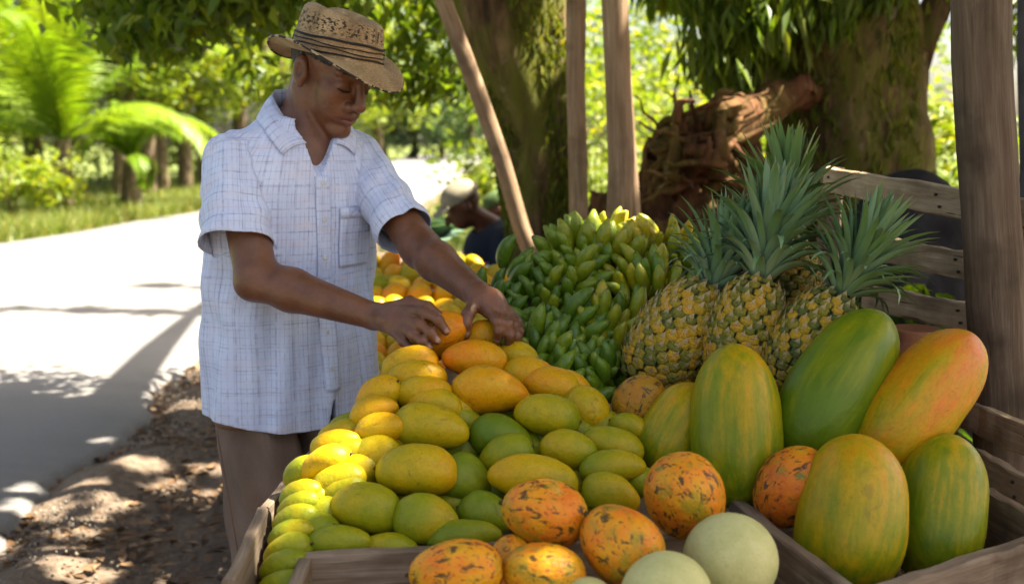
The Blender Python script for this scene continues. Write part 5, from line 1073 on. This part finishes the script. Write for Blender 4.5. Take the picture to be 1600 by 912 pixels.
sheet('pocket', [[onshirt(u, z - (.012 * (1 - abs(u - .098) / .046) if z < 1.145 else 0), .0045) for u in np.linspace(.052, .144, 14)] for z in np.linspace(1.275, 1.145, 18)], shirt, uvoff=(.005, .008))
sheet('pocket_hem', [[onshirt(u, z, .0068) for u in np.linspace(.051, .145, 14)] for z in (1.279, 1.268, 1.255)], shirt, uvoff=(.0, .002))
def collar():
    T = [0, .12, .25, .42, .6, .8, 1]
    for s, nm in ((-1, 'collar'), (1, 'collar')):
        fu = np.interp(np.linspace(0, 1, 22), T, [.034, .050, .060, .063, .057, .036, 0]); fv = np.interp(np.linspace(0, 1, 22), T, [.104, .086, .058, .018, -.028, -.058, -.070]); fz = np.interp(np.linspace(0, 1, 22), T, [1.422, 1.444, 1.470, 1.502, 1.528, 1.542, 1.546])
        ou = np.interp(np.linspace(0, 1, 22), T, [.086, .094, .098, .098, .086, .050, 0]); ov = np.interp(np.linspace(0, 1, 22), T, [.094, .076, .050, .012, -.045, -.088, -.104]); oz = np.interp(np.linspace(0, 1, 22), T, [1.395, 1.414, 1.434, 1.458, 1.482, 1.494, 1.496]); g_ = []
        for i in range(22):
            P0 = npv((CX(1.5), CY(1.5), fz[i])) + TL * s * fu[i] + TF * fv[i]; P1 = npv((CX(1.5), CY(1.5), oz[i])) + TL * s * ou[i] + TF * ov[i]
            for _ in range(6):                      # let the leaf of the collar rest on the shirt
                e = 1e-3; d0 = torso(P1[None], 0, 0)[0]; gr = npv([(torso((P1 + e * npv(q))[None], 0, 0)[0] - d0) / e for q in ((1, 0, 0), (0, 1, 0), (0, 0, 1))]); P1 = P1 - gr / (gr @ gr + 1e-6) * (d0 - .005) * .7
            row = []
            for t in np.linspace(0, 1, 7): q = P0 * (1 - t) + P1 * t; q = q + npv((0, 0, .005 * math.sin(math.pi * t))) + (TL * s * .003 * math.sin(math.pi * t)); row.append(q)
            g_.append(row)
        uvs = [(i * .0095 + .003, j * .009 + (.005 if s > 0 else 0), 0) for i in range(22) for j in range(7)]; sheet('collar', g_, shirt, th=.0022, uvs=uvs)
        st = [[npv((CX(1.5), CY(1.5), fz[i] - .035 * t)) + TL * s * fu[i] * (1 - .05 * t) + TF * (fv[i] - .004 * t) for t in (0, .5, 1)] for i in range(3, 22)]; sheet('collar_stand', st, shirt, uvs=[(i * .009, j * .01, 0) for i in range(19) for j in range(3)])
collar()
# --- trousers
def build_trousers():
    F = Field((-.80, 2.05, .02), (-.20, 2.62, .98), .0075); pv = npv((CX(.9), CY(.9), .90))
    F.fn(lambda P: torso(P, -.026, 0), (-.8, 2.05, .80), (-.2, 2.62, .985), .01)
    for h, kn, an, ph in ((npv((-.590, 2.272, .84)), npv((-.565, 2.245, .47)), npv((-.55, 2.29, .04)), 0), (npv((-.455, 2.355, .84)), npv((-.405, 2.325, .47)), npv((-.40, 2.38, .04)), 2)):
        def lg(P, h=h, kn=kn, an=an, ph=ph):
            d = 9
            for a, b, ra, rb in ((h, kn, .093, .090), (kn, an, .092, .082)):
                ba = b - a; t = np.clip(((P - a) @ ba) / (ba @ ba), 0, 1); q = P - a - t[..., None] * ba; an_ = np.arctan2(q[..., 1], q[..., 0]); dd = np.linalg.norm(q, axis=-1) - (ra + t * (rb - ra)) - .007 * np.sin(3 * an_ + ph + 6 * P[..., 2]) - .006 * np.sin(7 * an_ + ph + 14 * P[..., 2]) - .003 * np.sin(40 * P[..., 2] + 3 * an_ + ph); d = np.minimum(d, dd)
            return d
        F.fn(lg, (-.80, 2.05, .02), (-.20, 2.62, .95), .02)
    V, Q = F.mesh(); keep = (V[Q].mean(1)[:, 2] > .045) & (V[Q].mean(1)[:, 2] < .965); return mknp('trousers', V, Q[keep], True)
trs = obj('trousers', build_trousers(), MT['trousers'], man)
cr = [npv((-.600, 2.245, .80)), npv((-.565, 2.235, .47)), npv((-.55, 2.29, .06))]
seam = [tuple(cr[0] * (1 - t) + cr[1] * t + npv((-.060, -.103, 0)) * (.97 + .0 * t) * (1 - .1 * t)) for t in np.linspace(0, 1, 14)]
obj('side_seam', mk('side_seam', *tube(seam, .0022, 6)), MT['trousers'], trs)
for an, s in ((Vector((-.55, 2.29, 0)), 1), (Vector((-.40, 2.38, 0)), 2)):
    fw = Vector((.57, -.82, 0)); v, f = lathe_x([(-.11, 0), (-.10, .55), (-.06, .8), (0, .95), (.08, 1), (.14, .85), (.17, .5), (.18, 0)], 16, lambda x, y, z, t: (x, y * .046, max(z, -.55) * .055)); obj('shoe', mk('shoe', v, f), MT['brow'], man, TRS(an + fw * .06 + Vector((0, 0, .033)), frame(fw, (0, 0, 1)), 1))
# --- hair, brows
def hair():
    F = Field(tuple(HC - .16), tuple(HC + .16), .005); F.ell(hp(0, -.020, .034), (.080, .099, .088), HROT, .01); V, Q = F.mesh(); L = (V - HC) @ HROT; c = L[Q].mean(1); keep = (c[:, 2] > -.045 + np.clip((c[:, 1] + .02), -.1, .2) * 1.1 + .01 * np.sin(c[:, 0] * 90)) & ~((np.abs(c[:, 0]) > .05) & (c[:, 1] > -.02) & (c[:, 2] < .03)) & (c[:, 1] < .05); return mknp('hair', V, Q[keep], True)
obj('hair', hair(), MT['hair'], man)
for s in (-1, 1):
    P = [hp(s * x, y, z) for x, y, z in ((.012, .0985, .026), (.024, .0935, .031), (.038, .0845, .031), (.048, .074, .027))]; obj('eyebrow', mk('eyebrow', *tube(P, [.0025, .0042, .004, .0018], 8, True, .7)), MT['brow'], man)
for s in (-1, 1):
    P = [hp(s * x, y, z) for x, y, z in ((.018, .0905, -.0075), (.026, .0905, -.0100), (.036, .0870, -.0105), (.047, .0775, -.0070))]; obj('eyelashes', mk('eyelashes', *tube(P, [.0010, .0019, .0019, .0010], 6)), MT['brow'], man)
# --- straw hat
HATP = R(12.5); HY = R(55); hf = Vector((math.sin(HY) * math.cos(HATP), -math.cos(HY) * math.cos(HATP), -math.sin(HATP))); hr = Vector((-math.cos(HY), -math.sin(HY), .06)).normalized(); hr = (hr - hf * hr.dot(hf)).normalized(); hu = hr.cross(hf); HM4 = Matrix.Translation(Vector(hp(0, -.008, .047)) + hu * -.018 + Vector(HF) * .006) @ Matrix((hr, hf, hu)).transposed().to_4x4()
def hat_pt(r, z, a):                       # r measured as a fraction of the head opening
    x, y = r * math.sin(a), r * math.cos(a); return x, y, z
def hat_surface(prof, n=72, name='hat', perf=None):
    v, f, uv, pf = [], [], [], []; s = 0
    for i, (r, z, br) in enumerate(prof):
        if i: s += math.hypot(r - prof[i - 1][0], z - prof[i - 1][1])
        for k in range(n):
            a = 2 * math.pi * k / n; x, y = r * math.sin(a) * .90, r * math.cos(a) * 1.06; zz = z
            if br > 0: zz += br * (.022 * math.cos(2 * a) * -1 + .012 * math.sin(a) ** 2 - .012 * math.cos(a) + .004 * math.sin(3 * a + 1)) 
            if br < 0: zz += -br * (.012 * math.cos(a) * -1 - .016 * math.exp(-(x / .03) ** 2) * (1 if i > len(prof) - 6 else 0)); x *= 1 - .06 * (-br) * (math.cos(a) > .3) 
            v.append((x, y, zz)); uv.append((a * .1, s, 0)); pf.append(perf(z, a) if perf else 0)
    for i in range(len(prof) - 1):
        for k in range(n): f.append((i * n + k, i * n + (k + 1) % n, i * n + n + (k + 1) % n, i * n + n + k))
    return mknp(name, np.array(v), np.array(f), True, {'puv': np.array(uv, float), 'perf': np.array(pf, float)})
prof = [(.155, -.010, 1.), (.151, -.009, .93), (.142, -.006, .72), (.130, -.003, .45), (.115, -.001, .2), (.104, .002, .05), (.0995, .010, 0), (.098, .025, 0), (.096, .042, 0), (.094, .058, -.1), (.092, .072, -.2), (.089, .083, -.35), (.086, .092, -.6), (.080, .098, -.8), (.068, .101, -1), (.050, .099, -1), (.028, .094, -1), (.004, .092, -1)]
hat = obj('straw_hat', hat_surface(prof, perf=lambda z, a: 1. if .050 < z < .092 else 0.), MT['straw'], man, HM4); s_ = hat.modifiers.new('thickness', 'SOLIDIFY'); s_.thickness = .003; s_.offset = -1
def hat_band(z0, z1, r0, r1, amp, ph, name='band'):
    n = 72; v, f = [], []
    for k in range(n):
        a = 2 * math.pi * k / n; dz = amp * math.sin(3 * a + ph) + amp * .6 * math.sin(7 * a + 2 * ph)
        for (z, rr) in ((z0, r0), (z1, r1)): r = np.interp(z + dz, [.002, .010, .025, .042, .058], [.104, .0995, .098, .096, .094]) + rr; v.append((r * math.sin(a) * .90, r * math.cos(a) * 1.06, z + dz))
    for k in range(n): f.append((2 * k, 2 * ((k + 1) % n), 2 * ((k + 1) % n) + 1, 2 * k + 1))
    o = obj(name, mk(name, v, f), MT['black_trim'], hat, HM4); m_ = o.modifiers.new('t', 'SOLIDIFY'); m_.thickness = .002; m_.offset = 0
hat_band(.0385, .0435, .0052, .0052, .0012, 0); hat_band(.029, .0312, .0052, .0052, .0016, 2); hat_band(.0205, .0228, .0052, .0052, .0014, 4); hat_band(.011, .0145, .0052, .0052, .0012, 1)
def brim_edge():
    pts = []; n = 72
    for k in range(n + 1): a = 2 * math.pi * k / n; r = .1545; pts.append((r * math.sin(a) * .90, r * math.cos(a) * 1.06, -.010 + (.022 * math.cos(2 * a) * -1 + .012 * math.sin(a) ** 2 - .012 * math.cos(a) + .004 * math.sin(3 * a + 1))))
    g = G('brim_trim'); n_ = g.noise(g.mapping(g.coord(), (60, 60, 60)), 1, 2); g.set(Base_Color=g.ramp(n_, [(.47, (.015, .013, .012)), (.55, (.40, .30, .18))], 'CONSTANT'), Roughness=.7); obj('brim_edge', mk('brim_edge', *tube(pts, .0026, 6, False)), g.m, hat, HM4)
brim_edge()

# --- people seated in the background
def seated(label, hx, hy, y, face, cap, top, scale=1., second=None):
    H = npv(pt(hx, hy, y)); f = npv((math.cos(face), math.sin(face), 0)); l = npv((-f[1], f[0], 0)); z = npv((0, 0, 1)); t = thing('person', label, 'person', (H[0], H[1], 0))
    F = Field(H - npv((.75, .75, H[2] + .0)), H + npv((.75, .75, .2)), .011); ff = f * .86 - z * .5; uu = z * .86 + f * .5; rot = np.stack([l, ff, uu], 1); sh = H - f * .20 - z * .165; hip = H - f * .33 - z * .74; g = lambda a, b, c: sh + f * a + l * b + z * c
    F.ell(H + uu * .02 - ff * .01, (.078, .10, .09), rot); F.ell(H + ff * .035 - uu * .05, (.06, .065, .075), rot, .02); F.cone(H + ff * .11 - uu * .02, H + ff * .12 - uu * .045, .013, .016, .01); F.cone(H - uu * .07 - ff * .02, sh + z * .03, .055, .06, .02); F.ell(H + l * .08 - uu * .01, (.012, .022, .035), rot, .006); F.ell(H - l * .08 - uu * .01, (.012, .022, .035), rot, .006)
    F.cone(sh - z * .10, hip, .15, .15, .05); ar = []
    for s in (-1, 1):
        e = g(.06, s * .24, -.28); w_ = g(.34, s * .10, -.36); F.cone(g(0, s * .19, -.03), e, .05, .042, .03); F.cone(e, w_, .042, .03, .02); F.ell(w_ + f * .05, (.045, .03, .02), np.stack([f, l, z], 1), .015)
        for j in range(5): F.cone(w_ + f * .07 + l * (j - 2) * .014, w_ + f * .125 + l * (j - 2) * .018 - z * .02, .008, .007, .004)
        kn = hip + f * .42 + l * s * .14 + z * .12; ft = npv((*(kn - f * .02)[:2], .06)); F.cone(hip + l * s * .09, kn, .09, .07, .04); F.cone(kn, ft, .06, .045, .02); F.cone(ft, ft + f * .14 - z * .02, .04, .035, .02)
    V, Q = F.mesh(); obj('body', mknp('body', V, Q, True), MT['skin_far'], t)
    F = Field(H - npv((.6, .6, .95)), H + npv((.6, .6, .1)), .012); F.cone(sh - z * .10, hip + z * .02, .19, .185, .05); F.cone(g(0, -.16, -.02), g(0, .16, -.02), .085, .085, .05)
    for s in (-1, 1): e = g(.06, s * .24, -.28); F.cone(g(0, s * .19, -.03), e, .078, .066, .03)
    F.cone(H - uu * .04, sh + z * .02 + f * .04, .06, .075, .01, 's'); V, Q = F.mesh(); obj('blouse', mknp('blouse', V, Q, True), MT[top], t)
    if second: obj('bib', mk('bib', *tube([tuple(g(.15, .0, -.12)), tuple(g(.185, 0, -.25)), tuple(g(.19, 0, -.42))], [.05, .075, .08], 12, True, .35)), MT[second], t)
    F = Field(H - .6, H + .6, .011)
    for s in (-1, 1): kn = hip + f * .42 + l * s * .14 + z * .12; F.cone(hip + l * s * .09, kn, .115, .095, .05); F.cone(kn, npv((*(kn - f * .02)[:2], max(.12, 0))), .085, .07, .03)
    F.D = F.D; V, Q = F.mesh(); obj('trousers', mknp('trousers', V, Q, True), MT['brown_cloth'], t)
    F = Field(H - .22, H + .24, .007); F.ell(H + uu * .045 - ff * .012, (.092, .112, .085), rot); F.fn(lambda P: ((P - H) @ uu) * -1 + .028 + 0 * P[..., 0], H - .22, H + .24, .004, 's')if False else None
    V, Q = F.mesh(); c = (V[Q].mean(1) - H) @ uu; V_, Q_ = V, Q[c > .035]; cp = obj('cap', mknp('cap', V_, Q_, True), MT[cap], t)
    vis = [[H + uu * (.040 - .018 * q) + ff * (.085 + .085 * q * math.cos(a)) + l * (.088 * math.sin(a)) * (1 - .1 * q) for a in np.linspace(-1.35, 1.35, 13)] for q in np.linspace(0, 1, 5)]; n, m = 5, 13; idx = np.arange(n * m).reshape(n, m); fq = np.stack([idx[:-1, :-1], idx[:-1, 1:], idx[1:, 1:], idx[1:, :-1]], -1).reshape(-1, 4); o = obj('cap_visor', mknp('cap_visor', np.array([p for r_ in vis for p in r_]), fq, True), MT[cap], cp); m_ = o.modifiers.new('t', 'SOLIDIFY'); m_.thickness = .006
    st = thing('low_stool', 'low wooden stool under the seated person ' + ('in the navy top' if top == 'navy' else 'in the green cap'), 'stool', (hip[0], hip[1], 0)) if True else None; hz = hip[2] - .15
    board('seat', hip - l * .16 - z * (.15 + .0), hip + l * .16 - z * .15, .28, .03, MT['crate'], st, up=tuple(f), seed=5)
    for s in (-1, 1):
        for q in (-1, 1): p = hip + l * s * .13 + f * q * .1; board('leg', (p[0], p[1], -.02), (p[0], p[1], hz - .016), .035, .035, MT['post'], st, up=(0, 1, 0), seed=6)
seated('seated person in tan cap and navy top looking down behind the mangoes', 722, 320, 5.3, R(200), 'cap_grey', 'navy', 1., 'teal_cloth')
seated('second seated person in dark green cap half hidden by the tilted pole', 778, 325, 7.4, R(185), 'cap_green', 'brown_cloth')
